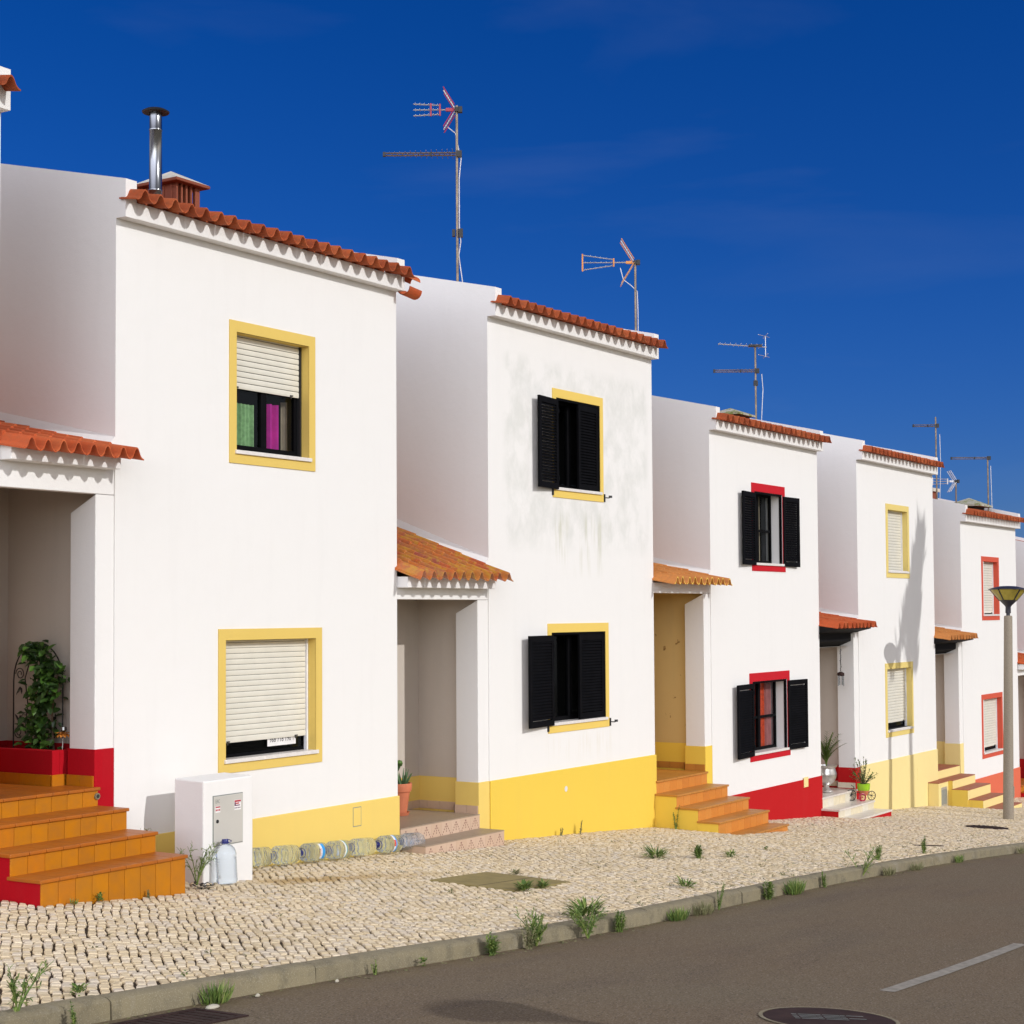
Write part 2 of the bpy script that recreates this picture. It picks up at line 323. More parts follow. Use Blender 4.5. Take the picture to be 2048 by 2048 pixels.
# ------------------------------------------------------------------ mesh helpers
class MB:
    def __init__(s): s.v = []; s.f = []; s.mi = []; s.i = 0
    def face(s, pts, mi=None):
        n = len(s.v); s.v += [tuple(p) for p in pts]; s.f.append(tuple(range(n, n+len(pts)))); s.mi.append(s.i if mi is None else mi)
    def raw(s, vs, fs, mi=None):
        n = len(s.v); s.v += [tuple(p) for p in vs]
        for f in fs: s.f.append(tuple(a+n for a in f)); s.mi.append(s.i if mi is None else mi)
    def box(s, x0, y0, z0, x1, y1, z1, mi=None):
        V = [(x0, y0, z0), (x1, y0, z0), (x1, y1, z0), (x0, y1, z0), (x0, y0, z1), (x1, y0, z1), (x1, y1, z1), (x0, y1, z1)]
        s.raw(V, [(3, 2, 1, 0), (4, 5, 6, 7), (0, 1, 5, 4), (1, 2, 6, 5), (2, 3, 7, 6), (3, 0, 4, 7)], mi)
    def hexa(s, V, mi=None):
        s.raw(V, [(3, 2, 1, 0), (4, 5, 6, 7), (0, 1, 5, 4), (1, 2, 6, 5), (2, 3, 7, 6), (3, 0, 4, 7)], mi)
    def obox(s, c, a, b, d, mi=None):      # centre and three half-extent vectors
        c, a, b, d = map(Vector, (c, a, b, d))
        s.hexa([c-a-b-d, c+a-b-d, c+a+b-d, c-a+b-d, c-a-b+d, c+a-b+d, c+a+b+d, c-a+b+d], mi)
    def tube(s, pts, r, n=8, mi=None, cap=True):
        pts = [Vector(p) for p in pts]; rs = r if isinstance(r, (list, tuple)) else [r]*len(pts)
        rings = []; ref = None
        for i, p in enumerate(pts):
            d = (pts[min(i+1, len(pts)-1)]-pts[max(i-1, 0)])
            if d.length < 1e-9: d = Vector((0, 0, 1))
            d.normalize()
            if ref is None: ref = Vector((1, 0, 0)) if abs(d.x) < .8 else Vector((0, 1, 0))
            a = ref-d*ref.dot(d)
            a = a.normalized() if a.length > 1e-6 else d.orthogonal().normalized()
            b = d.cross(a); ref = a
            rings.append([p+(a*math.cos(2*PI*k/n)+b*math.sin(2*PI*k/n))*rs[i] for k in range(n)])
        V = [q for g in rings for q in g]; Fc = []
        for i in range(len(pts)-1):
            for k in range(n):
                Fc.append((i*n+k, i*n+(k+1) % n, (i+1)*n+(k+1) % n, (i+1)*n+k))
        if cap:
            Fc.append(tuple(range(n-1, -1, -1))); Fc.append(tuple((len(pts)-1)*n+k for k in range(n)))
        s.raw(V, Fc, mi)
    def lathe(s, prof, c=(0, 0, 0), n=24, mi=None, axis=None, sq=0):
        c = Vector(c); V = []; Fc = []
        for (r, z) in prof:
            for k in range(n):
                t = 2*PI*k/n; rr = r
                if sq: rr = r*(1+sq*(math.cos(4*t)**2)*-1)
                V.append((c.x+rr*math.cos(t), c.y+rr*math.sin(t), c.z+z))
        for i in range(len(prof)-1):
            for k in range(n): Fc.append((i*n+k, i*n+(k+1) % n, (i+1)*n+(k+1) % n, (i+1)*n+k))
        if prof[0][0] > 1e-4: Fc.append(tuple(range(n-1, -1, -1)))
        if prof[-1][0] > 1e-4: Fc.append(tuple((len(prof)-1)*n+k for k in range(n)))
        s.raw(V, Fc, mi)
    def leaf(s, p, d, up_, l, wd, mi=None, fold=.15):
        p, d, up_ = Vector(p), Vector(d).normalized(), Vector(up_)
        sd = d.cross(up_)
        if sd.length < 1e-4: sd = d.cross(Vector((1, 0, .3)))
        sd.normalize(); nn = sd.cross(d)
        m1 = p+d*l*.35; m2 = p+d*l*.7-nn*l*.06; t = p+d*l-nn*l*.16
        s.raw([p, m1+sd*wd*.5+nn*fold*wd, m1, m1-sd*wd*.5+nn*fold*wd, m2+sd*wd*.38+nn*fold*wd*.6, m2, m2-sd*wd*.38+nn*fold*wd*.6, t],
              [(0, 1, 2), (0, 2, 3), (1, 4, 5, 2), (2, 5, 6, 3), (4, 7, 5), (5, 7, 6)], mi)
    def build(s, name, mats, parent=None, smooth=False, bevel=0, weld=False, off=None, seg=2):
        me = bpy.data.meshes.new(name)
        o3 = Vector(off) if off is not None else (wloc(parent) if parent else Vector((0, 0, 0)))
        V = np.array(s.v, dtype=float)-np.array(o3) if s.v else np.zeros((0, 3))
        me.from_pydata([tuple(v) for v in V], [], s.f)
        for m in (mats if isinstance(mats, (list, tuple)) else [mats]): me.materials.append(MATS[m])
        me.polygons.foreach_set('material_index', s.mi)
        if weld or smooth:
            bm = bmesh.new(); bm.from_mesh(me)
            if weld: bmesh.ops.remove_doubles(bm, verts=bm.verts, dist=.0004)
            bmesh.ops.recalc_face_normals(bm, faces=bm.faces)
            bm.to_mesh(me); bm.free()
        if smooth:
            me.polygons.foreach_set('use_smooth', [True]*len(me.polygons))
            if smooth != 'all': me.set_sharp_from_angle(angle=R(40))
        me.update()
        o = bpy.data.objects.new(name, me); COL.objects.link(o)
        if parent: o.parent = parent
        if bevel:
            b = o.modifiers.new('bevel', 'BEVEL'); b.width = bevel; b.segments = seg; b.limit_method = 'ANGLE'; b.angle_limit = R(50)
        return o
def wloc(o):
    l = Vector((0, 0, 0))
    while o is not None: l = l+Vector(o.location); o = o.parent
    return l
def thing(name, label, cat, loc=(0, 0, 0), group=None):
    o = bpy.data.objects.new(name, None); COL.objects.link(o); o.location = loc; o.empty_display_size = .2
    return tag(o, label, cat, group)
def tag(o, label, cat, group=None, kind=None):
    o['label'] = label; o['category'] = cat
    if group: o['group'] = group
    if kind: o['kind'] = kind
    return o
def struct(o): o['kind'] = 'structure'; return o
def copy_tree(o, parent=None):
    c = o.copy(); COL.objects.link(c)
    if parent: c.parent = parent
    for ch in list(o.children): copy_tree(ch, c)
    return c
def text_mb(txt, size, extr=.0015, squeeze=1.0):
    cu = bpy.data.curves.new('t', 'FONT'); cu.body = txt; cu.size = size; cu.extrude = extr; cu.resolution_u = 2
    to = bpy.data.objects.new('t', cu); COL.objects.link(to)
    dg = bpy.context.evaluated_depsgraph_get(); me = bpy.data.meshes.new_from_object(to.evaluated_get(dg))
    mb = ([(v.co.x*squeeze, v.co.y, v.co.z) for v in me.vertices], [tuple(p.vertices) for p in me.polygons])
    bpy.data.objects.remove(to); bpy.data.curves.remove(cu); bpy.data.meshes.remove(me)
    return mb

# ------------------------------------------------------------------ setting: ground, road, kerb, pavement
def roadz(x, y): return gz(x, 7.2)-.115+.03*(1-((y-4.4)/2.8)**2)
def sheet(name, mat, xs, ys, zf):
    m = MB(); n = len(ys)
    V = [(x, y, zf(x, y)) for x in xs for y in ys]
    Fc = [(i*n+j, (i+1)*n+j, (i+1)*n+j+1, i*n+j+1) for i in range(len(xs)-1) for j in range(n-1)]
    m.raw(V, Fc); return struct(m.build(name, mat, smooth='all'))
XS = [-60, -30, -10]+[i*.5 for i in range(0, 101)]+[60, 80, 120]
sheet('ground', 'earth', [-200, -60, 0, 60, 120, 400], [-300, -60, -8, 0, 12, 20, 60, 400], lambda x, y: float(np.interp(x, [-200, 0, 120, 400], [8, -2.6, -11.2, -20])))
sheet('road', 'asphalt', XS, [1.6+i*.4 for i in range(15)], roadz)
sheet('opposite_pavement', 'kerb_concrete', XS, [-8, -4, 0, 1.6], lambda x, y: roadz(x, 1.6)+.11)
m = MB()
for x in [i for i in XS if 0 <= i <= 60][:-1]: pass
kx = [-20, -14, -9, -5, -2, .5, 2.8, 5.0, 7.0, 8.85, 11.4, 13.6, 15.6, 17.7, 19.6, 21.5, 23.4, 25.4, 27.4, 29.5, 31.5, 33.6, 36, 38, 40, 43, 46, 50, 55, 60]
for x0, x1 in zip(kx[:-1], kx[1:]):
    n = max(1, int((x1-x0)/.6)); dz = rnd.uniform(-.008, .008); dy = rnd.uniform(-.006, .006); a0, a1 = x0+.003, x1-.003
    prof = [(7.2, -.16), (7.205, -.02), (7.222, -.004), (7.25, .006), (7.30, .01), (7.36, .004), (7.365, -.1)]
    V = []; k = len(prof)
    for i in range(n+1):
        x = a0+(a1-a0)*i/n
        for (y, z) in prof: V.append((x, y+dy+rnd.uniform(-.003, .003), gz(x, 7.36)+z+dz+rnd.uniform(-.003, .003)))
    Fc = [(i*k+j, i*k+j+1, (i+1)*k+j+1, (i+1)*k+j) for i in range(n) for j in range(k-1)]
    Fc += [tuple(range(k)), tuple(n*k+j for j in range(k-1, -1, -1))]
    m.raw(V, Fc)
struct(m.build('kerb', 'kerb_concrete', smooth=True))
sheet('pavement', 'joint_soil', [-20+i*.5 for i in range(161)], [7.34, 8.4, 9.5, 10.6, 11.62], lambda x, y: gz(x, y)-.02)
# the limestone setts: separate small stones laid in diagonal rows, one object
def setts():
    r = np.random.RandomState(3); px, py = .070, .088
    c, s_ = math.cos(R(-41)), math.sin(R(-41)); V = []; Fc = []
    occupied = [(9.45, 11.1, 10.5, 12), (11.76, 12.42, 10.91, 11.24), (15.8, 17.6, 11.25, 12), (22.1, 23.8, 10.25, 12), (13.82, 14.92, 8.78, 9.84)]
    nu = int(75/px); nv = int(75/py); n0 = 0
    for i in range(-nu//2, nu//2):
        if min(20+c*i*px+abs(s_)*40, 0) > 44: continue
        off = r.uniform(0, py); w1, w2 = r.uniform(.8, 1.6), r.uniform(0, 6.28)
        for j in range(-nv//2, nv//2):
            vv = j*py+off; uu = i*px+r.uniform(-.007, .007)+.022*math.sin(vv*1.3+i*.09)+.012*math.sin(vv*5.2+i*.21)+.004*math.sin(vv*21*w1+w2)
            x = 20+c*uu-s_*vv; y = 9.4+s_*uu+c*vv
            if not (5.0 < x < 44 and 7.38 < y < 11.6): continue
            if any(a < x < b and d < y < e for a, b, d, e in occupied): continue
            hw, hh = px*.5-r.uniform(.002, .0115), py*.5-r.uniform(.002, .007)
            ang = r.uniform(-.10, .10); ca, sa = math.cos(ang), math.sin(ang); ox, oy = r.uniform(-.004, .004, 2)
            z0 = r.uniform(-.003, .005); tx, ty = r.uniform(-.05, .05, 2)
            q = []
            for sx, sy in ((-1, -1), (1, -1), (1, 1), (-1, 1)):
                q.append((sx*hw*(1+r.uniform(-.12, .06))+ox, sy*hh*(1+r.uniform(-.14, .06))+oy))
            for ins, dz in ((1.0, -.028), (1.0, -.007), (.80, 0.0)):
                for (a, b) in q:
                    a2, b2 = (a*ca-b*sa)*ins, (a*sa+b*ca)*ins
                    X = x+c*a2-s_*b2; Y = y+s_*a2+c*b2
                    V.append((X, Y, gz(X, Y)+z0+dz+(a2*tx+b2*ty if dz > -.01 else 0)))
            for ring in (0, 4):
                for k in range(4): Fc.append((n0+ring+k, n0+ring+(k+1) % 4, n0+ring+4+(k+1) % 4, n0+ring+4+k))
            Fc.append((n0+8, n0+9, n0+10, n0+11)); n0 += 12
    m = MB(); m.v = V; m.f = Fc; m.mi = [0]*len(Fc)
    return struct(m.build('pavement_setts', 'cobble'))
setts()
for k in range(-3, 9):                                   # centre line
    a = 11.25+k*7.5; m = MB(); xs = [a+i*.25 for i in range(14)]
    for u, v in zip(xs[:-1], xs[1:]): m.face([(u, 4.06, roadz(u, 4.06)+.004), (v, 4.06, roadz(v, 4.06)+.004), (v, 4.17, roadz(v, 4.17)+.004), (u, 4.17, roadz(u, 4.17)+.004)])
    struct(m.build('lane_marking', 'line_paint'))

# ------------------------------------------------------------------ roof tiles
def tile_roof(name, parent, mat, x0, x1, ynose, znose, slope, courses, length, pitch=.211, nose_mat=None, seed=1, tail=0, inset=0):
    r = random.Random(seed); m = MB(); n = max(1, round((x1-x0)/pitch)); p = (x1-x0)/n; T = .015
    cr = .42; h0, h1 = .5-cr/2, .5+cr/2; N = 20
    prof = []
    for k in range(N+1):
        t = k/N
        z = .056*abs(math.sin(PI*(t-h0)/cr))**.75 if h0 <= t <= h1 else -.046*abs(math.sin(PI*((t-h1) % 1)/(1-cr)))**.75
        prof.append((t*p, z))
    K = len(prof)
    for c in range(courses+(1 if tail else 0)):
        for i in range(n):
            off = (0 if c == 0 else -length+.27) if inset else 0
            if inset and c and not (i >= 1 and i < n-1): continue
            ya = ynose+c*length+off+r.uniform(-.012, .012); L = (length if c < courses else tail)+.07
            if inset and c == 0: L = .24
            yb = ya+L
            za = znose+slope*(ya-ynose)+.018+r.uniform(-.004, .004); zb = znose+slope*(yb-ynose)+.002
            dx = r.uniform(-.004, .004); V = []
            for (y, z) in ((ya, za), (yb, zb)):
                for th in (0, -T):
                    for (u, h) in prof: V.append((x0+i*p+u+dx, y, z+h+th))
            Fc = []; E = []
            for k in range(K-1):
                Fc.append((k, k+1, 2*K+k+1, 2*K+k)); Fc.append((K+k, 3*K+k, 3*K+k+1, K+k+1)); E.append((k, K+k, K+k+1, k+1))
                Fc.append((2*K+k, 2*K+k+1, 3*K+k+1, 3*K+k))
            Fc += [(0, 2*K, 3*K, K), (K-1, 2*K-1, 4*K-1, 3*K-1)]
            n0 = len(m.v); m.v += V
            for f in Fc: m.f.append(tuple(a+n0 for a in f)); m.mi.append(0)
            for f in E: m.f.append(tuple(a+n0 for a in f)); m.mi.append(1 if (nose_mat and c == 0) else 0)
    o = m.build(name, [mat]+([nose_mat] if nose_mat else []), parent)
    return o

# ------------------------------------------------------------------ windows
def ring(m, x0, x1, z0, z1, b, bt, bb, y0, y1):
    m.box(x0, y0, z1-bt, x1, y1, z1); m.box(x0, y0, z0, x1, y1, z0+bb)
    m.box(x0, y0, z0+bb, x0+b, y1, z1-bt); m.box(x1-b, y0, z0+bb, x1, y1, z1-bt)
def lining(m, x0, x1, z0, z1, y0, y1, mi=None):
    m.face([(x0, y0, z0), (x0, y1, z0), (x0, y1, z1), (x0, y0, z1)], mi); m.face([(x1, y0, z0), (x1, y0, z1), (x1, y1, z1), (x1, y1, z0)], mi)
    m.face([(x0, y0, z1), (x0, y1, z1), (x1, y1, z1), (x1, y0, z1)], mi); m.face([(x0, y0, z0), (x1, y0, z0), (x1, y1, z0), (x0, y1, z0)], mi)
DEPTH = .17
def window_base(house, x0, x1, z0, z1, surround, b=.105, bt=.115, bb=.125, reveal=None, depth=DEPTH):
    ox0, ox1, oz0, oz1 = x0+b, x1-b, z0+bb, z1-bt
    m = MB(); ring(m, x0, x1, z0, z1, b, bt, bb, FY-.012, FY+.02)
    lining(m, ox0+.004, ox1-.004, oz0+.004, oz1-.004, FY-.006, FY+depth, 1 if reveal else 0)
    wo_ = m.build('window', [surround]+([reveal] if reveal else []), house)
    m = MB(); m.box(ox0-.025, FY-.035, oz0-.028, ox1+.025, FY+depth, oz0+.012); m.build('sill', 'marble', wo_, bevel=.004)
    return wo_, ox0, ox1, oz0, oz1
def sash(w_, x0, x1, z0, z1, y, bars=(), mats='black_paint', fr=.055, mull=True):
    m = MB()
    m.box(x0, y, z0, x1, y+.04, z0+fr); m.box(x0, y, z1-fr, x1, y+.04, z1)
    m.box(x0, y, z0+fr, x0+fr, y+.04, z1-fr); m.box(x1-fr, y, z0+fr, x1, y+.04, z1-fr)
    if mull: xm = (x0+x1)/2; m.box(xm-.045, y-.006, z0+fr, xm+.045, y+.044, z1-fr)
    for zb in bars: m.box(x0+fr, y+.004, zb-.022, x1-fr, y+.03, zb+.022)
    m.build('sash', mats, w_, bevel=.003)
    m = MB(); m.face([(x0+fr*.6, y+.02, z0+fr*.6), (x1-fr*.6, y+.02, z0+fr*.6), (x1-fr*.6, y+.02, z1-fr*.6), (x0+fr*.6, y+.02, z1-fr*.6)]); m.build('pane', 'window_glass', w_)
def roller(house, x0, x1, z0, z1, surround, zbot, pitch, gap=.0045, rail='label_white', **kw):
    w_, a, b, c, d = window_base(house, x0, x1, z0, z1, surround, **kw)
    y = FY+.105; m = MB(); m.i = 0; z = zbot; k = 0; e0, e1 = a+.006, b-.035
    while z < d:
        h = pitch if k else pitch*1.15; zt = min(z+h-gap, d+.02)
        for (za, zb, ya, yb) in ((z, z+(zt-z)*.3, y+.003, y), (z+(zt-z)*.3, z+(zt-z)*.72, y, y), (z+(zt-z)*.72, zt, y, y+.005)):
            m.face([(e0, ya, za), (e1, ya, za), (e1, yb, zb), (e0, yb, zb)])
        m.face([(e0, y+.003, z), (e0, y+.02, z), (e1, y+.02, z), (e1, y+.003, z)])
        m.face([(e0, y+.005, zt), (e1, y+.005, zt), (e1, y+.015, zt), (e0, y+.015, zt)])
        z += h; k += 1
    m.face([(e0, y+.014, zbot), (e1, y+.014, zbot), (e1, y+.014, d), (e0, y+.014, d)], 1)
    m.face([(e0, y+.02, zbot), (e0, y+.02, d), (e1, y+.02, d), (e1, y+.02, zbot)])
    for xx in (a+(b-a)*.11, a+(b-a)*.86): m.box(xx-.02, y-.012, zbot+.004, xx+.02, y-.001, zbot+.018, 1); m.box(xx-.018, y-.012, zbot-.02, xx-.006, y-.002, zbot+.006, 1)
    m.build('roller_blind', ['blind_cream', 'blind_dark'], w_)
    m = MB(); m.box(b-.03, y-.012, c+.012, b-.004, y+.03, d); m.build('guide_rail', rail, w_)
    return w_, a, b, c, d
def shutter_leaf(w_, hx, z0, z1, wd, y0, ang, side, tilt=1):
    """leaf hinged on x=hx; side=+1 extends to +X when closed; ang = degrees swung outwards"""
    m = MB(); fr = .062; th = .034
    ca, sa = math.cos(R(ang)), math.sin(R(ang))
    def P(u, v, z): return (hx+side*(u*ca)+0*v, y0-u*sa+v, z) if False else (hx+side*(u*ca - v*sa*1.0), y0-u*sa-v*ca*1.0 if ang > 90 else y0-u*sa+v*ca, z)
    def bx(u0, u1, v0, v1, a, b):
        m.hexa([P(u0, v0, a), P(u1, v0, a), P(u1, v1, a), P(u0, v1, a), P(u0, v0, b), P(u1, v0, b), P(u1, v1, b), P(u0, v1, b)])
    bx(0, fr, 0, th, z0, z1); bx(wd-fr, wd, 0, th, z0, z1); bx(fr, wd-fr, 0, th, z0, z0+fr*1.3); bx(fr, wd-fr, 0, th, z1-fr*1.3, z1)
    z = z0+fr*1.3+.012; P0 = P
    while z < z1-fr*1.3-.02:
        s_ = .032
        m.hexa([P(fr, .004, z-.0), P(wd-fr, .004, z), P(wd-fr, th-.004, z+s_), P(fr, th-.004, z+s_), P(fr, .004, z+.009), P(wd-fr, .004, z+.009), P(wd-fr, th-.004, z+s_+.009), P(fr, th-.004, z+s_+.009)])
        z += .04
    for zz in (z0+.15, z1-.15): bx(-.012, .03, -.006, .006, zz-.03, zz+.03)
    return m.build('shutter', 'black_paint', w_, weld=False, smooth=False)
def latch(w_, x, z):
    m = MB(); m.box(x-.01, FY-.02, z-.06, x+.012, FY, z+.05); m.tube([(x, FY-.015, z), (x+.02, FY-.07, z-.005), (x+.025, FY-.085, z)], .008, 6)
    m.obox((x+.03, FY-.09, z+.012), (.022, -.012, 0), (.004, .006, 0), (0, 0, .016)); m.build('shutter_latch', 'black_metal', w_)

# ------------------------------------------------------------------ houses
PITCH = .231
def house_block(h, x0, dz, holes, zp, wall, plinth_mat, width=4.45, zb=-7.0, seed=1):
    """body, plinth, cornice, parapets and roof of one two-storey house"""
    x1 = x0+width; zc = 3.755+dz; m = MB()
    xs = sorted({x0, x1}|{v for q in holes for v in q[:2]}); zs = sorted({zb, zc}|{v for q in holes for v in q[2:]})
    for a, b in zip(xs[:-1], xs[1:]):
        for c, d in zip(zs[:-1], zs[1:]):
            if any(q[0] <= a+1e-6 and b <= q[1]+1e-6 and q[2] <= c+1e-6 and d <= q[3]+1e-6 for q in holes): continue
            m.face([(a, FY, c), (b, FY, c), (b, FY, d), (a, FY, d)])
    yb = 17.0
    m.face([(x0, yb, zb), (x0, FY, zb), (x0, FY, zc), (x0, yb, zc)]); m.face([(x1, FY, zb), (x1, yb, zb), (x1, yb, zc), (x1, FY, zc)])
    m.face([(x1, yb, zb), (x0, yb, zb), (x0, yb, zc), (x1, yb, zc)]); m.face([(x0, FY, zc), (x1, FY, zc), (x1, yb, zc), (x0, yb, zc)])
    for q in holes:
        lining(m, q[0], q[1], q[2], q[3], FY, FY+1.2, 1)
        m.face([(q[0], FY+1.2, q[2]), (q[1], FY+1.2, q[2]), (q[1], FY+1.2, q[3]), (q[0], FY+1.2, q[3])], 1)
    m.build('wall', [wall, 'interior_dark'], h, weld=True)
    m = MB(); m.box(x0, FY-.018, zb, x1+.018, FY+.05, zp); m.build('plinth', plinth_mat, h, bevel=.008)
    m = MB(); m.box(x0+.145, FY-.125, zc, x1-.145, FY+.3, zc+.158); m.build('cornice', 'white_plaster', h, bevel=.006)
    for a in (x0, x1-.145):
        m = MB(); ya, ye = FY-.125, 16.6; t0 = zc+.362
        m.hexa([(a, ya, zc), (a+.145, ya, zc), (a+.145, ye, zc), (a, ye, zc), (a, ya, t0), (a+.145, ya, t0), (a+.145, ye, t0+PITCH*(ye-ya)), (a, ye, t0+PITCH*(ye-ya))])
        m.build('parapet', wall, h)
    return tile_roof('roof', h, 'roof_tile', x0-.03, x1-.05, 11.30, zc+.173, PITCH, 4, .40, seed=seed, tail=3.4, inset=1)

def porch(h, xa, xb, zl, zland, zfb, znose, slope, plinth, zpl, walls, soffit=.165, fascia=.15, tile='roof_tile_bright', nose_mat=None, seed=3, beam=None, pier=.235, ground=-7, courses=5, yback=12.68, nose_y=11.235, base_mat=None, back_slope=None):
    """porch recess between two blocks: pier, lintel, little tiled roof, inner walls"""
    yf = FY+.012; m = MB(); ji = FY+.345
    zp0 = zl if not beam else zfb
    m.hexa([(xb-pier, yf, ground), (xb, yf, ground), (xb, ji, ground), (xb-pier, ji, ground), (xb-pier, yf, zp0), (xb, yf, zp0), (xb, ji, zp0-soffit), (xb-pier, ji, zp0-soffit)])   # pier with a sloping top
    if beam is None:
        m.box(xa, yf, zl+.0005, xb-.001, yf+.10, zfb+.02)
        if fascia:
            m.box(xa+.01, FY-.15, zfb, xb-.07, FY+.2, zfb+.13)
    else:
        m.hexa([(xa, yf+.05, zl), (xb-pier, yf+.05, zl), (xb-pier, ji, zl-.12), (xa, ji, zl-.12), (xa, yf+.05, zfb), (xb-pier, yf+.05, zfb), (xb-pier, ji, zfb), (xa, ji, zfb)], 1)
        m.hexa([(xa-.05, nose_y+.06, znose-.06), (xb-.14, nose_y+.06, znose-.06), (xb-.10, yf+.06, zfb-.02), (xa-.02, yf+.06, zfb-.02), (xa-.05, nose_y+.06, znose-.04), (xb-.14, nose_y+.06, znose-.04), (xb-.10, yf+.06, znose+.04), (xa-.02, yf+.06, znose+.04)], 1)
    pw = m.build('porch_wall', ['white_plaster', 'black_wood'], h, bevel=.008)
    m = MB(); m.box(xb-pier-.012, yf-.012, ground, xb+.0, ji+.012, zpl)
    m.build('pier_plinth', plinth, h, bevel=.006)
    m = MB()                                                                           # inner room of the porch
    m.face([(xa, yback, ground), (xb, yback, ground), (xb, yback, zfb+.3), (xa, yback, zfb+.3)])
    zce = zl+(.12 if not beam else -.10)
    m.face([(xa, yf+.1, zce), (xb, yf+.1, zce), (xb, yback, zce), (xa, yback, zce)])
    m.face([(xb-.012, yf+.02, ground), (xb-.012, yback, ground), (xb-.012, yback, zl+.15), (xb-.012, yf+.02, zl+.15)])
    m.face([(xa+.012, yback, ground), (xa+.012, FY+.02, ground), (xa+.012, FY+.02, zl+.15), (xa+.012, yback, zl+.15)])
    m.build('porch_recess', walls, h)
    m = MB(); zt = zpl+(.02 if zpl > zland else 0)
    m.box(xb-.03, ji+.012, ground, xb-.012, yback-.02, zt); m.box(xa+.012, yback-.02, ground, xb-.012, yback, zt)
    m.build('skirting_band', plinth, h)
    if base_mat:
        m = MB(); zt = zland+.10
        for k in range(6):
            y0 = ji+.012+k*.19; y1 = min(y0+.187, yback-.03)
            if y1 > y0: m.box(xb-.042, y0, zland, xb-.03, y1, zt)
        m.box(xb-pier-.024, yf-.0, zland, xb-pier-.012, yf+.165, zt); m.box(xb-pier-.024, yf+.168, zland, xb-pier-.012, ji+.024, zt); m.box(xb-pier-.024, ji+.012, zland, xb-.03, ji+.024, zt)
        for k in range(10):
            a = xa+.03+k*.19
            if a < xb-.2: m.box(a, yback-.032, zland, a+.187, yback-.02, zt)
        m.build('skirting_tile', base_mat, h)
    rf = tile_roof('porch_roof', h, tile, xa-.04, xb+.01, nose_y, znose, slope, courses, .36, pitch=.19, nose_mat=nose_mat, seed=seed, tail=1.2)
    m = MB()                                                                           # mortar flashing along the neighbour's wall, roof base
    ya, yz = FY+.0, 14.4; t = .075
    zz = lambda y: znose+slope*(y-nose_y)
    m.hexa([(xb-.11, ya, zz(ya)-.04), (xb, ya, zz(ya)-.04), (xb, yz, zz(yz)-.04), (xb-.11, yz, zz(yz)-.04), (xb-.10, ya, zz(ya)+.03), (xb, ya, zz(ya)+.13), (xb, yz, zz(yz)+.16), (xb-.10, yz, zz(yz)+.05)])
    m.hexa([(xa, FY+.22, zz(FY+.22)-.12), (xb, FY+.22, zz(FY+.22)-.12), (xb, yz, zz(yz)-.12), (xa, yz, zz(yz)-.12), (xa, FY+.22, zz(FY+.22)-.06), (xb, FY+.22, zz(FY+.22)-.06), (xb, yz, zz(yz)-.06), (xa, yz, zz(yz)-.06)])
    m.box(xa, 14.4, ground, xb, 17, zfb+3.2)
    m.build('mortar_flashing', 'white_plaster', h)
    return pw

def stairs(h, steps, x1, riser, tread, side, ground, yback, tile=.235, nose=.022, pattern=None, th=.03):
    """steps: list of (x0, front y, top z), top one first"""
    st = None
    for k, (x0, y, z, *xr) in enumerate(steps):
        xe = xr[0] if xr else x1
        yb = yback if k == 0 else steps[k-1][1]+.02
        zlow = (steps[k+1][2] if k+1 < len(steps) else ground)-.02
        m = MB(); m.box(x0, y+.008, ground-.3, xe-.004, yb, z-.012, 0)
        n = max(1, round((xe-x0)/tile)); p = (xe-x0)/n
        for i in range(n): m.box(x0+i*p+.0009, y-.002, zlow, x0+(i+1)*p-.0009, y+.012, z-th, 1)
        for i in range(n): m.box(x0+i*p+.001-(nose if i == 0 else 0), y-nose, z-th, x0+(i+1)*p-.001+(nose*.6 if i == n-1 else 0), yb, z, 2)
        if pattern:
            for i in range(n):
                cx = x0+(i+.5)*p; zt = z-th-.02; hgt = min(.13, z-th-zlow-.04)
                for q in range(5):
                    zz_ = zt-hgt*q/4.5; wd = .006+.085*q/4.5
                    for sg in (-1, 1): m.box(cx+sg*wd-.006, y-.0035, zz_-.022, cx+sg*wd+.006, y-.002, zz_-.004, 3)
                    if q in (1, 2, 3): m.box(cx-.005, y-.0035, zz_-.02, cx+.005, y-.002, zz_, 3)
        o = m.build('stairs' if st is None else 'step', [side, riser, tread]+([pattern] if pattern else []), st or h, bevel=0 if pattern else .007)
        if st is None: st = o
    return st

def new_house(label, x0, dz): return thing('terraced_house', label, 'house', (x0, FY, base_s(x0)), 'white terraced houses stepping down the street')
WU = (1.575, 2.95, 1.55, 3.02); WL = (1.415, 3.06, -1.60, -.145)
def hole(x0, dz, q, b=.105, bt=.115, bb=.125): return (x0+q[0]+b, x0+q[1]-b, q[2]+dz+bb, q[3]+dz-bt)
XA, XB, XC, XD, XE, XF = 11.30, 17.69, 24.08, 30.48, 36.78, 43.15

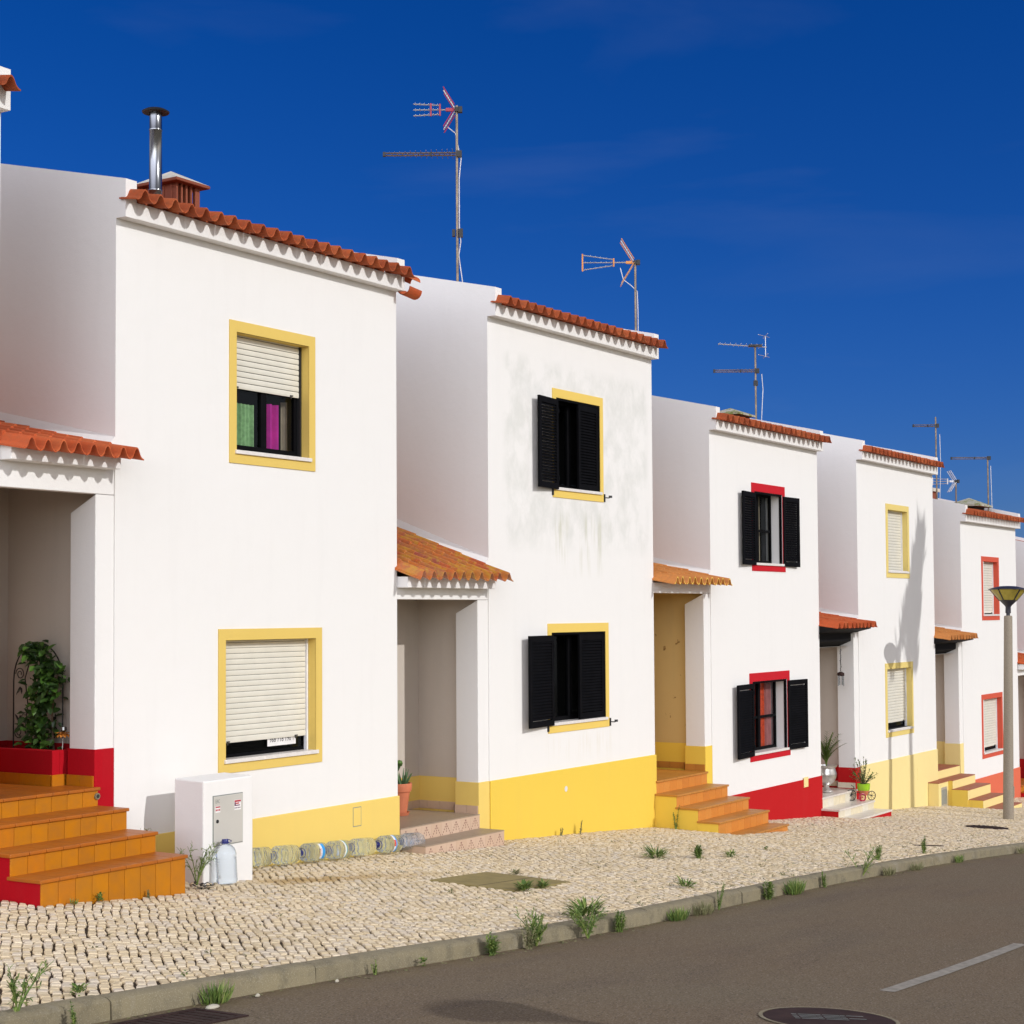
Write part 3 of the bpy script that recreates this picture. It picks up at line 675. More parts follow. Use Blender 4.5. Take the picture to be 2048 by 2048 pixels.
# house at the left edge (only its wall end, porch and stairs are in view)
h0 = new_house('white house at the left edge with a red based porch and amber tiled stairs', 5.47, .66)
house_block(h0, 5.47, .66, [], -1.35, 'white_plaster', 'red_zero', seed=11)
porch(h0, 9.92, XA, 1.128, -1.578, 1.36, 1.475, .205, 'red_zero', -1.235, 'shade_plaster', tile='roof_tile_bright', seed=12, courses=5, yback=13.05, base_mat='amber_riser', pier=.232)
stairs(h0, [(9.40, 11.575, -1.578), (9.40, 11.205, -1.748, 11.275), (9.40, 10.845, -1.938, 11.235), (9.40, 10.485, -2.118, 11.135)][:1]+[(9.40, 11.205, -1.748), (9.42, 10.845, -1.938), (9.42, 10.485, -2.118)], 11.075, 'amber_riser', 'amber_tread', 'red_zero', -2.8, 13.05, tile=.19)
m = MB(); m.box(10.90, 11.987, -1.6, 10.99, 13.04, -1.25); m.box(10.99, 11.987, -1.6, 11.27, 12.06, -1.25); m.box(10.99, 12.06, -1.6, 11.27, 13.04, -1.30, 1)
pl = m.build('planter_box', ['red_zero', 'soil'], h0, bevel=.006)
m = MB()
for k in range(5): m.box(10.885, 12.0+k*.205, -1.578, 10.90, 12.0+k*.205+.202, -1.474)
m.box(10.885, 11.972, -1.578, 11.055, 11.987, -1.474); m.build('skirting_tile', 'amber_riser', pl)
m = MB(); m.tube([(11.055, 11.58, -1.66), (11.055, 11.555, -1.66)], [.028, .03], 12); m.tube([(11.055, 11.553, -1.66), (11.055, 11.551, -1.66)], .018, 12, 1); m.build('drain_pipe', ['kerb_concrete', 'interior_dark'], h0)

# house A
hA = new_house('nearest full white house with pale yellow window surrounds and cream roller blinds', XA, 0)
rfA = house_block(hA, XA, 0, [hole(XA, 0, WU), hole(XA, 0, WL)], -2.10, 'white_plaster', 'yellow_a', seed=21)
w1, a, b, c, d = roller(hA, XA+WU[0], XA+WU[1], WU[2], WU[3], 'surround_a', 2.345, .0595, gap=.007, rail='black_metal')
sash(w1, a, b, c+.012, d, FY+.135, fr=.075)
def curtain(w_, x0, x1, z0, z1, y, mat, waves=4, amp=.02, top=0):
    m = MB(); n = waves*8; P = []
    for i in range(n+1):
        t = i/n; x = x0+(x1-x0)*t; yy = y+amp*math.sin(t*waves*2*PI)+amp*.4*math.sin(t*waves*5+1); P.append((x, yy))
    for (p, q) in zip(P[:-1], P[1:]): m.face([(p[0], p[1], z0), (q[0], q[1], z0), (q[0], q[1], z1), (p[0], p[1], z1)])
    return m.build('curtain', mat, w_, smooth='all')
curtain(w1, a+.02, a+.15, c, c+.52, FY+.22, 'green_cloth', 2); curtain(w1, a+.22, a+.54, c, c+.54, FY+.24, 'green_cloth', 5)
curtain(w1, a+.72, a+.94, c, c+.58, FY+.25, 'pink_cloth', 2, .03)
curtain(w1, a+1.03, a+1.12, c, d-.6, FY+.27, 'beige_cloth', 1)
m = MB(); m.box(a+.86, FY+.2, c+.01, a+.98, FY+.28, c+.085); m.build('blue_box', 'blue_plastic', w1, bevel=.01)
w0, a, b, c, d = roller(hA, XA+WL[0], XA+WL[1], WL[2], WL[3], 'surround_a', -1.31, .0565)
sash(w0, a, b, c+.012, d, FY+.135, fr=.035, mull=False)
m = MB(); m.box(a+.80, FY+.128, c+.085, a+1.26, FY+.132, c+.30)
vs, fs = text_mb('968 718 190', .085, .0006, .82); m.raw([(a+.83+x, FY+.127-z, c+.125+y) for x, y, z in vs], fs, 1); m.build('notice', ['paper', 'ink_dark'], w0)
m = MB(); m.tube([(a+.02, FY+.4, c+.10), (a+.22, FY+.38, c+.11)], .02, 8); m.build('brass_handle', 'orange_plastic', w0)
m = MB(); m.box(14.895, FY-.022, -2.358, 15.03, FY-.018, -2.158); m.build('meter_hatch', 'yellow_a', hA, bevel=.002)
m = MB(); m.box(14.888, FY-.0195, -2.366, 15.038, FY-.0182, -2.15); m.build('hatch_gap', 'ink_grey', hA)
# drain spout of two roof tiles on the right end of house A
m = MB()
for s_, zc_, rr in ((1, 3.80, .095), (-1, 3.90, .075)):
    P = []; n = 10
    for k in range(n+1):
        t = PI*k/n; P.append((math.cos(t)*rr, -s_*math.sin(t)*rr))
    for (yy0, yy1) in ((0, .21),):
        for (p, q) in zip(P[:-1], P[1:]):
            for d_ in (0, .012):
                A_ = [(15.72+yy0, 11.47+p[0]*(1-d_*8), zc_+p[1]*(1-d_*8)), (15.72+yy0, 11.47+q[0]*(1-d_*8), zc_+q[1]*(1-d_*8)), (15.72+yy1, 11.45+q[0]*(1-d_*8), zc_+q[1]*(1-d_*8)-.03), (15.72+yy1, 11.45+p[0]*(1-d_*8), zc_+p[1]*(1-d_*8)-.03)]
                m.face(A_ if d_ else A_[::-1])
m.build('drain_spout', 'roof_tile_bright', hA)
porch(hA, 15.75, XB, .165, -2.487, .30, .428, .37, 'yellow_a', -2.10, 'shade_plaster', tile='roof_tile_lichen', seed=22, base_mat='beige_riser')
stairs(hA, [(15.80, 11.60, -2.487), (15.79, 11.24, -2.661)], 17.455, 'beige_riser', 'beige_tread', 'beige_riser', -2.95, 12.68, tile=.21, nose=.004, pattern='tile_print', th=.012)

# chimney and flue of house A
m = MB()
for k in range(5):
    a = 12.84+k*.071; m.box(a, 12.30, 4.1, a+.028 if k < 4 else a+.07, 12.34, 4.54)
m.box(12.84, 12.34, 4.1, 12.86, 12.78, 4.54); m.box(12.84, 12.76, 4.1, 13.19, 12.80, 4.54)
for k in range(4): m.box(12.832, 12.36+k*.11, 4.1, 12.842, 12.39+k*.11, 4.54)
ch = m.build('chimney', 'chimney_brown', rfA, bevel=.004)
m = MB(); m.box(12.875, 12.40, 4.1, 13.17, 12.74, 4.53); m.build('chimney_core', 'chimney_dark', ch)
m = MB(); m.box(12.76, 12.22, 4.53, 13.27, 12.88, 4.565); m.build('chimney_eave', 'chimney_brown', ch, bevel=.008)
m = MB(); V = [(12.77, 12.23, 4.566), (13.26, 12.23, 4.566), (13.26, 12.87, 4.566), (12.77, 12.87, 4.566), (13.015, 12.55, 4.72)]
m.raw(V, [(0, 1, 4), (1, 2, 4), (2, 3, 4), (3, 0, 4)]); m.build('chimney_cap', 'cap_cement', ch)
m = MB(); m.lathe([(.066, 0), (.066, .12), (.07, .125), (.07, .14), (.066, .145), (.064, .74), (.068, .745), (.068, .76), (.064, .765), (.064, .93)], (12.33, 12.1, 4.17), 20)
fl = m.build('flue_pipe', 'zinc', rfA, smooth=True)
m = MB(); m.lathe([(.02, .045), (.09, .02), (.135, 0), (.14, .012), (.10, .035), (.0005, .06)], (12.33, 12.1, 5.10), 24); m.build('flue_cowl', 'black_metal', fl, smooth=True)

# house B
hB = new_house('white house with a mildew stained upper wall, bright yellow base and half open black shutters', XB, 0)
house_block(hB, XB, 0, [hole(XB, 0, WU, .09, .12, .125), hole(XB, 0, WL, .09, .12, .125)], -2.10, 'white_plaster_mildew', 'yellow_b', seed=31)
for q in (WU, WL):
    w_, a, b, c, d = window_base(hB, XB+q[0], XB+q[1], q[2], q[3], 'surround_b', .09, .12, .125, reveal='black_wood', depth=.2)
    sash(w_, a, b, c+.012, d, FY+.15, mull=True)
    hw = (b-a)/2
    m = MB(); m.box(a, FY+.0, d-.03, b, FY+.05, d-.002); m.build('shutter_frame', 'black_paint', w_)
    shutter_leaf(w_, a-.005, c-.02, d-.035, hw-.01, FY-.052, 174, 1)
    shutter_leaf(w_, b-.005, c+.02, d-.035, hw-.01, FY+.012, 2, -1)
    latch(w_, b+.115, c-.06); m = MB(); m.box(a-.11, FY-.02, c-.1, a-.085, FY, c-.005); m.build('shutter_hook', 'black_metal', w_)
    if q is WL: curtain(w_, a+.05, a+.26, c, d-.1, FY+.25, 'beige_cloth', 2)
m = MB(); m.lathe([(.0, 0), (.045, 0), (.05, .003)], (0, 0, 0), 9)
m.v = [(19.28+y*.8+.25+x*.0, FY-.0185-z*.3, -2.365+x*.8) for x, y, z in m.v]; m.build('plaster_chip', 'paper', hB)
porch(hB, 22.14, XC, .283, -2.48, .42, .452, .21, 'yellow_b', -2.10, 'cream_plaster', tile='roof_tile_ochre', nose_mat='tile_nose_yellow', seed=32, fascia=0, base_mat='orange_tread')
stairs(hB, [(22.14, 11.575, -2.485), (22.10, 11.225, -2.67), (22.09, 10.875, -2.846), (22.085, 10.55, -3.024), (22.09, 10.235, -3.214)], 23.824, 'orange_riser', 'orange_tread', 'yellow_b', -3.8, 12.68, tile=.205)

# house C
hC = new_house('white house with black louvred shutters folded open and a bright red base', XC, -.875)
DC = -.875
rfC = house_block(hC, XC, DC, [hole(XC, DC, WU, .105, .14, .125), hole(XC, DC, WL, .105, .14, .125)], -2.95, 'white_plaster', 'red_c', seed=41)
for q, top in ((WU, 1), (WL, 0)):
    w_, a, b, c, d = window_base(hC, XC+q[0], XC+q[1], q[2]+DC, q[3]+DC, 'surround_c', .105, .14, .125, reveal='white_plaster', depth=.3)
    sash(w_, a, b, c+.012, d, FY+.2, bars=((c+d)/2-.03,), fr=.05)
    hw = (b-a)/2
    m = MB(); m.box(a+.002, FY+.002, d-.035, b-.002, FY+.045, d-.004); m.box(a+.002, FY+.002, c+.012, a+.03, FY+.045, d-.035); m.box(b-.03, FY+.002, c+.012, b-.002, FY+.045, d-.035); m.build('shutter_frame', 'black_paint', w_)
    shutter_leaf(w_, a-.01, c-.03, d-.03, hw+.03, FY-.045, 175, 1)
    shutter_leaf(w_, b+.01, c-.03, d-.03, hw+.03, FY-.035, 177, -1)
    if top: curtain(w_, a+.62, a+.95, c, d, FY+.33, 'beige_cloth', 3); curtain(w_, a+.1, a+.4, c, d, FY+.36, 'beige_cloth', 3)
    else: curtain(w_, a+.2, a+.62, c, d-.02, FY+.27, 'red_cloth', 4); curtain(w_, a+.7, a+1.08, c, d-.02, FY+.27, 'red_cloth', 4); curtain(w_, a+1.1, b+.1, c, d-.02, FY+.29, 'rose_cloth', 3)
m = MB(); m.box(27.68, FY-.03, -3.085, 27.87, FY-.018, -2.91); m.build('cover_plate', 'yellow_d', hC, bevel=.004)
m = MB(); V = [(27.1, 12.5, 3.25), (27.62, 12.5, 3.25), (27.62, 13.0, 3.25), (27.1, 13.0, 3.25), (27.1, 12.5, 3.5), (27.62, 12.5, 3.5), (27.62, 13.0, 3.5), (27.1, 13.0, 3.5)]
m.hexa([(x, y, z-.02) for x, y, z in V]); ch = m.build('chimney', 'chimney_dark', rfC)
m = MB(); m.box(27.02, 12.42, 3.48, 27.70, 13.08, 3.51); m.raw([(27.02, 12.42, 3.511), (27.70, 12.42, 3.511), (27.70, 13.08, 3.511), (27.02, 13.08, 3.511), (27.36, 12.75, 3.635)], [(0, 1, 4), (1, 2, 4), (2, 3, 4), (3, 0, 4)]); m.build('chimney_cap', 'cap_mossy', ch)
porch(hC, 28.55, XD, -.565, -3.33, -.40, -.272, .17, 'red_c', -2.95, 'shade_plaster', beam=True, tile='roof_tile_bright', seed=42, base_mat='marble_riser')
stairs(hC, [(28.55, 11.60, -3.345), (28.50, 11.262, -3.535), (28.40, 10.93, -3.687)], 30.25, 'marble_riser', 'marble_tread', 'red_c', -4.2, 12.68, tile=.30, nose=.025, th=.035)
m = MB(); m.box(28.75, 10.922, -3.85, 30.24, 10.929, -3.722); m.build('red_riser', 'red_c', hC)

# house D
hD = new_house('white house with a pale yellow base and the shadow of a tree on its wall', XD, -.875)
house_block(hD, XD, DC, [hole(XD, DC, WU), hole(XD, DC, WL)], -2.93, 'white_plaster', 'yellow_d', seed=51)
for q, zb_ in ((WU, .70), (WL, -2.235)):
    w_, a, b, c, d = roller(hD, XD+q[0]-.02, XD+q[1]-.05, q[2]+DC-.02, q[3]+DC-.02, 'surround_d', zb_, .0575)
    sash(w_, a, b, c+.012, d, FY+.135, fr=.04, mull=False)
m = MB(); m.box(33.62, FY-.022, -3.47, 33.76, FY-.018, -3.22); m.build('meter_hatch', 'yellow_d', hD, bevel=.002)
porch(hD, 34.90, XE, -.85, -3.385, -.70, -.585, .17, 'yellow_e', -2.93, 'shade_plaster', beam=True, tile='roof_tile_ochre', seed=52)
sE = stairs(hD, [(34.90, 11.60, -3.385), (34.925, 11.262, -3.57), (34.89, 10.93, -3.752), (34.92, 10.62, -3.952), (34.95, 10.26, -4.128)], 36.47, 'yellow_e', 'brown_tread', 'yellow_d_stairs', -4.7, 12.68, tile=3, nose=.0, th=.02)
m = MB(); m.box(34.29, 11.36, -4.6, 34.93, FY-.02, -3.595); m.box(34.28, 11.345, -3.592, 34.93, FY-.02, -3.572, 1); mn = m.build('meter_niche', ['yellow_e', 'brown_tread'], hD, bevel=.004)
m = MB(); m.box(34.45, 11.352, -4.10, 34.82, 11.36, -3.69)
for k in range(6): m.box(34.47+k*.06, 11.347, -4.05, 34.49+k*.06, 11.352, -3.74, 1)
m.build('meter_door', ['alu', 'ink_grey'], mn)

# house E
DE = -1.785
hE = new_house('white house with salmon red window surrounds behind the street lamp', XE, DE)
rfE = house_block(hE, XE, DE, [hole(XE, DE, WU), hole(XE, DE, WL)], -3.80, 'white_plaster', 'salmon', seed=61, width=4.3)
for q, zb_ in ((WU, -.07), (WL, -3.165)):
    w_, a, b, c, d = roller(hE, XE+q[0]-.08, XE+q[1]-.10, q[2]+DE-.0, q[3]+DE, 'surround_e', zb_, .0575)
    sash(w_, a, b, c+.012, d, FY+.135, fr=.04, mull=False)
m = MB(); m.box(39.9, 12.2, 1.9, 40.6, 12.75, 2.50); ch = m.build('chimney', 'chimney_dark', rfE)
m = MB(); m.box(39.75, 12.05, 2.49, 40.8, 12.9, 2.53); m.raw([(39.75, 12.05, 2.531), (40.8, 12.05, 2.531), (40.8, 12.9, 2.531), (39.75, 12.9, 2.531), (40.3, 12.48, 2.72)], [(0, 1, 4), (1, 2, 4), (2, 3, 4), (3, 0, 4)]); m.build('chimney_cap', 'cap_mossy', ch)
m = MB(); m.box(38.2, 12.75, 2.0, 38.75, 13.1, 2.78); ch = m.build('chimney', 'chimney_brown', rfE); m = MB(); m.box(38.15, 12.7, 2.78, 38.8, 13.15, 2.86); m.build('chimney_cap', 'cap_cement', ch)
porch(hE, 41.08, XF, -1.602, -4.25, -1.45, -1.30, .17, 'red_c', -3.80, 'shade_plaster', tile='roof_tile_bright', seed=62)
stairs(hE, [(41.1, 11.58, -4.25), (41.1, 11.25, -4.40), (41.1, 10.92, -4.56)], 42.9, 'amber_riser', 'amber_tread', 'red_c', -5.2, 12.68, tile=.21)
# house F
DF = -2.5
hF = new_house('last white house at the right edge of the photo, mostly hidden by the lamp', XF, DF)
house_block(hF, XF, DF, [hole(XF, DF, WU), hole(XF, DF, WL)], -4.6, 'white_plaster', 'yellow_a', seed=71)
for q in (WU, WL):
    w_, a, b, c, d = roller(hF, XF+q[0], XF+q[1], q[2]+DF, q[3]+DF, 'surround_a', q[2]+DF+.3, .0575)
    sash(w_, a, b, c+.012, d, FY+.135, fr=.04, mull=False)

# ------------------------------------------------------------------ utility cabinet
cx0, cx1, cy0, cy1 = 11.744, 12.437, 10.893, 11.262
cb = thing('utility_cabinet', 'white plastered utility cabinet with a grey metal door standing beside the amber stairs', 'utility cabinet', (12.09, 11.08, gz(12.09, 11.0)))
m = MB(); m.hexa([(cx0, cy0, -2.9), (cx1, cy0, -2.9), (cx1, cy1, -2.9), (cx0, cy1, -2.9), (cx0, cy0, -1.555), (cx1, cy0, -1.555), (cx1, cy1, -1.54), (cx0, cy1, -1.54)]); m.build('housing', 'white_plaster', cb, bevel=.014, weld=True)
m = MB(); m.box(11.868, cy0-.004, -2.176, 12.285, cy0+.001, -1.70); m.build('door_frame', 'ink_grey', cb)
m = MB(); m.box(11.876, cy0-.010, -2.168, 12.278, cy0-.003, -1.708)
cdor = m.build('door', 'cabinet_door', cb, bevel=.003)
m = MB(); m.lathe([(0, 0), (.017, 0), (.017, .006), (.008, .008), (0, .008)], (0, 0, 0), 14); m.v = [(11.922+x, cy0-.010-z, -1.942+y) for x, y, z in m.v]; m.build('lock', 'black_metal', cdor)
vs, fs = text_mb('EAC', .052, .0004, .62); m = MB(); m.raw([(11.896+x, cy0-.011-z, -1.772+y) for x, y, z in vs], fs); m.build('stencil_letters', 'ink_grey', cdor)
m = MB(); m.box(11.896, cy0-.012, -1.86, 11.962, cy0-.010, -1.80)
m.box(11.898, cy0-.0128, -1.815, 11.960, cy0-.012, -1.803, 1)
for k in range(3): m.box(11.899+k*.022, cy0-.0128, -1.845, 11.914+k*.022, cy0-.012, -1.828, 1)
m.build('warning_sticker', ['paper', 'ink_red'], cdor)
m = MB(); m.box(12.158, cy0-.012, -1.86, 12.25, cy0-.010, -1.765)
m.box(12.160, cy0-.0128, -1.785, 12.248, cy0-.012, -1.768, 1); m.box(12.160, cy0-.0128, -1.822, 12.176, cy0-.012, -1.787, 2); m.box(12.178, cy0-.0128, -1.804, 12.225, cy0-.012, -1.792, 1); m.box(12.178, cy0-.0128, -1.822, 12.235, cy0-.012, -1.812, 2)
for k in range(4): m.box(12.161+k*.022, cy0-.0128, -1.845, 12.175+k*.022, cy0-.012, -1.835, 2)
m.build('danger_sticker', ['paper', 'ink_red', 'ink_purple'], cdor)

# ------------------------------------------------------------------ bottles
def bottle_parts(root, label_kind):
    m = MB(); r = .100; P = [(0, .012), (.045, .018), (.075, .002), (.088, .004), (.097, .02)]
    z = .035
    for k in range(9):
        P += [(r, z), (r, z+.012), (r-.008, z+.017), (r-.008, z+.021)]; z += .0245
    P += [(r, z), (r+.001, z+.02), (r-.004, z+.04), (.085, z+.07), (.062, z+.095), (.040, z+.108), (.030, z+.115), (.027, z+.13), (0, z+.13)]
    m.lathe(P, n=28, sq=.06); b = m.build('body', 'clear_bottle', root, smooth='all', off=(0, 0, 0))
    top = z+.115
    m = MB(); m.lathe([(.036, 0), (.036, .012), (.031, .014), (.031, .038), (.028, .042), (0, .042)], (0, 0, top), 18); c = m.build('cap', 'navy_cap', root, smooth=True, off=(0, 0, 0))
    m = MB(); A = [(math.cos(t)*.034+.0, math.sin(t)*.034, top+.006) for t in [R(q) for q in (60, 90, 120)]]
    m.tube([(-.02, .036, top+.008), (.02, .05, top+.012), (.055, .045, top+.02), (.085, .012, top+.03), (.085, -.012, top+.03), (.055, -.045, top+.02), (.02, -.05, top+.012), (-.02, -.036, top+.008)], .004, 6); m.build('handle', 'navy_cap', root, smooth=True, off=(0, 0, 0))
    if label_kind:
        kind, a0, a1, z0, z1 = label_kind; n = 14; rr = r+.0025
        def arc(ta, tb, za, zb, mi, wav=0):
            for k in range(n):
                t0, t1 = R(ta+(tb-ta)*k/n), R(ta+(tb-ta)*(k+1)/n)
                w0, w1 = (wav*math.sin(k/n*2*PI), wav*math.sin((k+1)/n*2*PI))
                m.face([(rr*math.cos(t0), rr*math.sin(t0), za+w0), (rr*math.cos(t1), rr*math.sin(t1), za+w1), (rr*math.cos(t1), rr*math.sin(t1), zb+(w1 if zb > za else 0)), (rr*math.cos(t0), rr*math.sin(t0), zb)], mi)
        m = MB()
        if kind == 'blue':
            arc(a0, a1, z0, z0+.045, 1); arc(a0, a1, z0+.045, z1, 0)
            m.box(0, 0, 0, 0, 0, 0) if False else None
            vs, fs = text_mb('VITA', .05, .0003, .8)
            V = []
            for x, y, zz in vs:
                t = R(a0+18)+x/rr; V.append(((rr+.002)*math.cos(t), (rr+.002)*math.sin(t), z0+.058+y))
            m.raw(V, fs, 2)
        elif kind == 'teal': arc(a0, a1, z0, z0+.012, 1); arc(a0, a1, z0+.012, z1, 0)
        else: arc(a0, a1, z0, z0+.02, 1); arc(a0, a1, z0+.02, z1, 0); arc(a0+50, a0+90, z1-.03, z1, 2)
        m.build('label', {'blue': ['label_white', 'label_blue', 'label_red'], 'teal': ['label_white', 'label_teal', 'label_red'], 'mix': ['label_white', 'label_blue', 'label_red']}[kind], root, off=(0, 0, 0))
bl = thing('water_bottle', 'tall clear water bottle with a navy cap leaning upright against the utility cabinet', 'water bottle', (11.93, 10.765, gz(11.93, 10.765)+.004))
bottle_parts(bl, None); bl.rotation_euler = (R(-4), R(3), R(25))
XP = [12.93, 13.36, 13.82, 14.24, 14.67, 15.18, 15.60]
BL = ['leftmost lying water bottle, half hidden behind the utility cabinet', 'lying water bottle with a navy cap just right of the cabinet, without label',
      'lying water bottle with a white and bright blue label', 'lying water bottle with a narrow white and teal label band', 'lying water bottle without label, in the middle of the row after the teal labelled one',
      'lying water bottle with a white, blue and red label below the small wall hatch', 'rightmost lying water bottle, its base touching the beige tiled step']
LK = [None, None, ('blue', -40, 60, .085, .165), ('teal', -80, 90, .13, .165), None, ('mix', -60, 80, .14, .19), None]
for k, (x, lb) in enumerate(zip(XP, BL)):
    b = thing('water_bottle', lb, 'water bottle', (x+.405, 11.476, gz(x+.2, 11.476)+.103), 'water bottles lying along the yellow wall base')
    bottle_parts(b, LK[k])
    spin = rnd.uniform(-40, 40)
    if LK[k]: spin = 0
    # axis towards -X: local Z -> -X, local +X -> -Y
    rot = Matrix(((0, 0, -1), (-1, 0, 0), (0, 1, 0))).to_4x4() @ Matrix.Rotation(R(spin), 4, 'Z')
    tilt = Matrix.Rotation(R(rnd.uniform(-2.5, 2.5)), 4, 'Z') @ Matrix.Rotation(R(-4), 4, 'Y').inverted()
    b.rotation_euler = (tilt @ rot).to_euler()

# ------------------------------------------------------------------ street lamps
def street_lamp(label, x, y, lean=0, rz=0, pole=3.86):
    g = gz(x, y) if y > 7 else roadz(x, 1.6)+.11
    t = thing('street_lamp', label, 'street lamp', (x, y, g), 'post top street lamps'); O = (0, 0, 0)
    m = MB(); m.lathe([(.10, -.3), (.10, 0), (.099, .35), (.0985, .36), (.087, 2.2), (.078, pole-.02), (.070, pole), (0, pole)], n=24); m.build('pole', 'pole_concrete', t, smooth=True, off=O)
    m = MB(); m.box(-.02, -.104, .42, .045, -.09, .62); m.build('pole_door', 'pole_concrete', t, off=O, bevel=.003)
    z = pole
    m = MB(); m.lathe([(.036, 0), (.036, .045), (.052, .055), (.050, .17), (.062, .19)], (0, 0, z), 20); st = m.build('spigot', 'lamp_black', t, smooth=True, off=O)
    m = MB(); m.lathe([(.062, 0), (.075, .015), (.165, .105), (.160, .108), (0, .06)], (0, 0, z+.19), 24); m.build('lower_bowl', 'lamp_black', t, smooth=True, off=O)
    m = MB(); m.lathe([(.162, 0), (.335, .20), (.33, .20), (.158, .003)], (0, 0, z+.295), 32); m.build('diffuser', 'lamp_glass', t, smooth=True, off=O)
    for k in range(5):
        a = R(72*k+rz); d = Vector((math.cos(a), math.sin(a), 0)); m = MB()
        m.tube([d*.166+Vector((0, 0, z+.292)), d*.342+Vector((0, 0, z+.497))], .012, 6); m.build('rib', 'lamp_black', t, off=O)
    m = MB(); m.lathe([(.33, -.012), (.372, -.004), (.368, .004), (.30, .032), (.17, .062), (0, .075)], (0, 0, z+.50), 32); m.build('lid', 'lamp_black', t, smooth=True, off=O)
    t.rotation_euler = (0, R(lean), 0); return t
street_lamp('concrete street lamp with an inverted cone head in front of the salmon trimmed house', 32.13, 9.30, 3.3, 20)
street_lamp('street lamp across the road whose shadow falls on the asphalt', 9.30, -2.58, 0, 40)

# ------------------------------------------------------------------ antennas
AD = Vector((-.537, .844, 0)); ED = Vector((.844, .537, 0)); UZ = Vector((0, 0, 1))
def ant(label, x, y, z0, z1):
    t = thing('tv_antenna', label, 'antenna', (x, y, z0), 'television antennas on the roofs')
    m = MB(); m.tube([(x, y, z0), (x, y, z1)], .019, 10); m.build('mast', 'mast_metal', t, smooth=True)
    return t, Vector((x, y, 0))
def log_periodic(t, P, z, L, e=.22, n=22):
    m = MB(); p = P+UZ*z
    for dz in (-.018, .018): m.tube([p-AD*.06+UZ*dz, p+AD*L+UZ*dz], .011, 6)
    for k in range(n):
        q = p+AD*(.06+(L-.1)*k/(n-1)); l = e*(1-.72*k/(n-1)); s_ = 1 if k % 2 else -1
        m.tube([q+UZ*.018*s_, q+UZ*.018*s_+ED*l], .004, 4); m.tube([q-UZ*.018*s_, q-UZ*.018*s_-ED*l], .004, 4)
    bm_ = m.build('boom', 'mast_metal', t)
    m = MB(); m.obox(p+AD*L, AD*.018, ED*.022, UZ*.032); m.obox(p-AD*.03, AD*.04, ED*.035, UZ*.045); m.obox(p+AD*L*.36, AD*.012, ED*.016, UZ*.03); m.build('clamp', 'black_metal', t)
def cable(t, P, pts):
    m = MB(); m.tube([P+AD*a+UZ*z for a, z in pts], .007, 5); m.build('cable', 'white_cable', t, smooth=True)
def corner_uhf(t, P, z, L, plastic, spread0, spread1, tipbar, ref=.30, start=.24):
    p = P+UZ*z; m = MB(); m.tube([p-AD*.05, p+AD*start], .010, 6)
    for s_ in (-1, 0, 1):
        a = p+AD*start+UZ*s_*spread0; b = p+AD*L+UZ*s_*spread1; m.tube([a, b], .008, 6)
        for k in range(6):
            q = a.lerp(b, (k+.5)/6); m.tube([q-ED*.06, q+ED*.06], .004, 4); 
    m.build('director_rods', 'alu', t)
    m = MB()
    for q in ([p+AD*start, p+AD*(start+.13)] if not tipbar else [p+AD*start, p+AD*L]):
        sp = spread0+(spread1-spread0)*((q-p).dot(AD)-start)/(L-start); m.obox(q, AD*.012, ED*.014, UZ*(sp+.02))
    m.obox(p+AD*.10, AD*.055, ED*.02, UZ*.022); m.build('spreader', plastic, t)
    for s_ in (-1, 1):
        m = MB(); d = (AD*.52+UZ*s_*.85).normalized(); o = p+UZ*s_*.03+AD*.03
        for e in (-.16, .16): m.tube([o+ED*e, o+ED*e+d*ref], .007, 5)
        m.tube([o, o+d*ref], .010, 5, 1)
        for k in range(8): q = o+d*(.03+(ref-.04)*k/7); m.tube([q-ED*.16, q+ED*.16], .0035, 4)
        m.build('reflector_panel', [plastic, 'alu'], t)
    m = MB(); m.obox(p, AD*.03, ED*.04, UZ*.03); m.obox(p-AD*.05, AD*.03, ED*.04, UZ*.04); m.build('clamp', 'black_metal', t)
t, P = ant('tallest mast antenna, with a red reflector on top and a long bare boom below', 19.67, 13.4, 4.2, 7.26)
corner_uhf(t, P, 7.20, .62, 'red_plastic', .065, .085, False); log_periodic(t, P, 6.56, 1.04, .2, 26)
cable(t, P, [(.13, 6.95), (.02, 6.86), (-.03, 6.6), (-.06, 6.5), (-.03, 6.2), (-.03, 5.5), (-.05, 5.3), (-.02, 5.1), (-.10, 4.5)])
m = MB(); m.obox(P+UZ*5.42-AD*.05, AD*.03, ED*.03, UZ*.06); m.obox(P+UZ*5.42+AD*.05, AD*.022, ED*.03, UZ*.05); m.build('splitter_box', 'black_metal', t)
t, P = ant('antenna with an orange hub and three long rods joined by a curved bar', 24.65, 13.2, 4.2, 5.86)
corner_uhf(t, P, 5.84, .88, 'orange_plastic', .05, .125, True, .40, .36); cable(t, P, [(.25, 5.75), (.2, 5.55), (.08, 5.46), (-.03, 5.35), (-.04, 5.0), (-.04, 4.4)])
t, P = ant('antenna with two arms and a cross shaped rear reflector on the red based house', 29.91, 13.4, 3.2, 5.16)
log_periodic(t, P, 4.66, .80, .18, 20); m = MB(); p = P+UZ*5.15
m.tube([p+AD*.72+UZ*.04, p-AD*.22-UZ*.03], .010, 6)
for k in range(9): q = p+AD*(.70-.10*k)+UZ*(.04-.007*k); m.tube([q-ED*(.16+.012*k), q+ED*(.16+.012*k)], .005, 4)
m.tube([p-AD*.20+UZ*.19, p-AD*.20-UZ*.22], .007, 5)
for z_ in (.19, -.20): m.tube([p-AD*.32+UZ*(z_+.02)+ED*.3, p-AD*.02+UZ*(z_-.02)-ED*.3], .006, 5); m.tube([p-AD*.20+UZ*z_-ED*.3, p-AD*.20+UZ*z_+ED*.3], .005, 5)
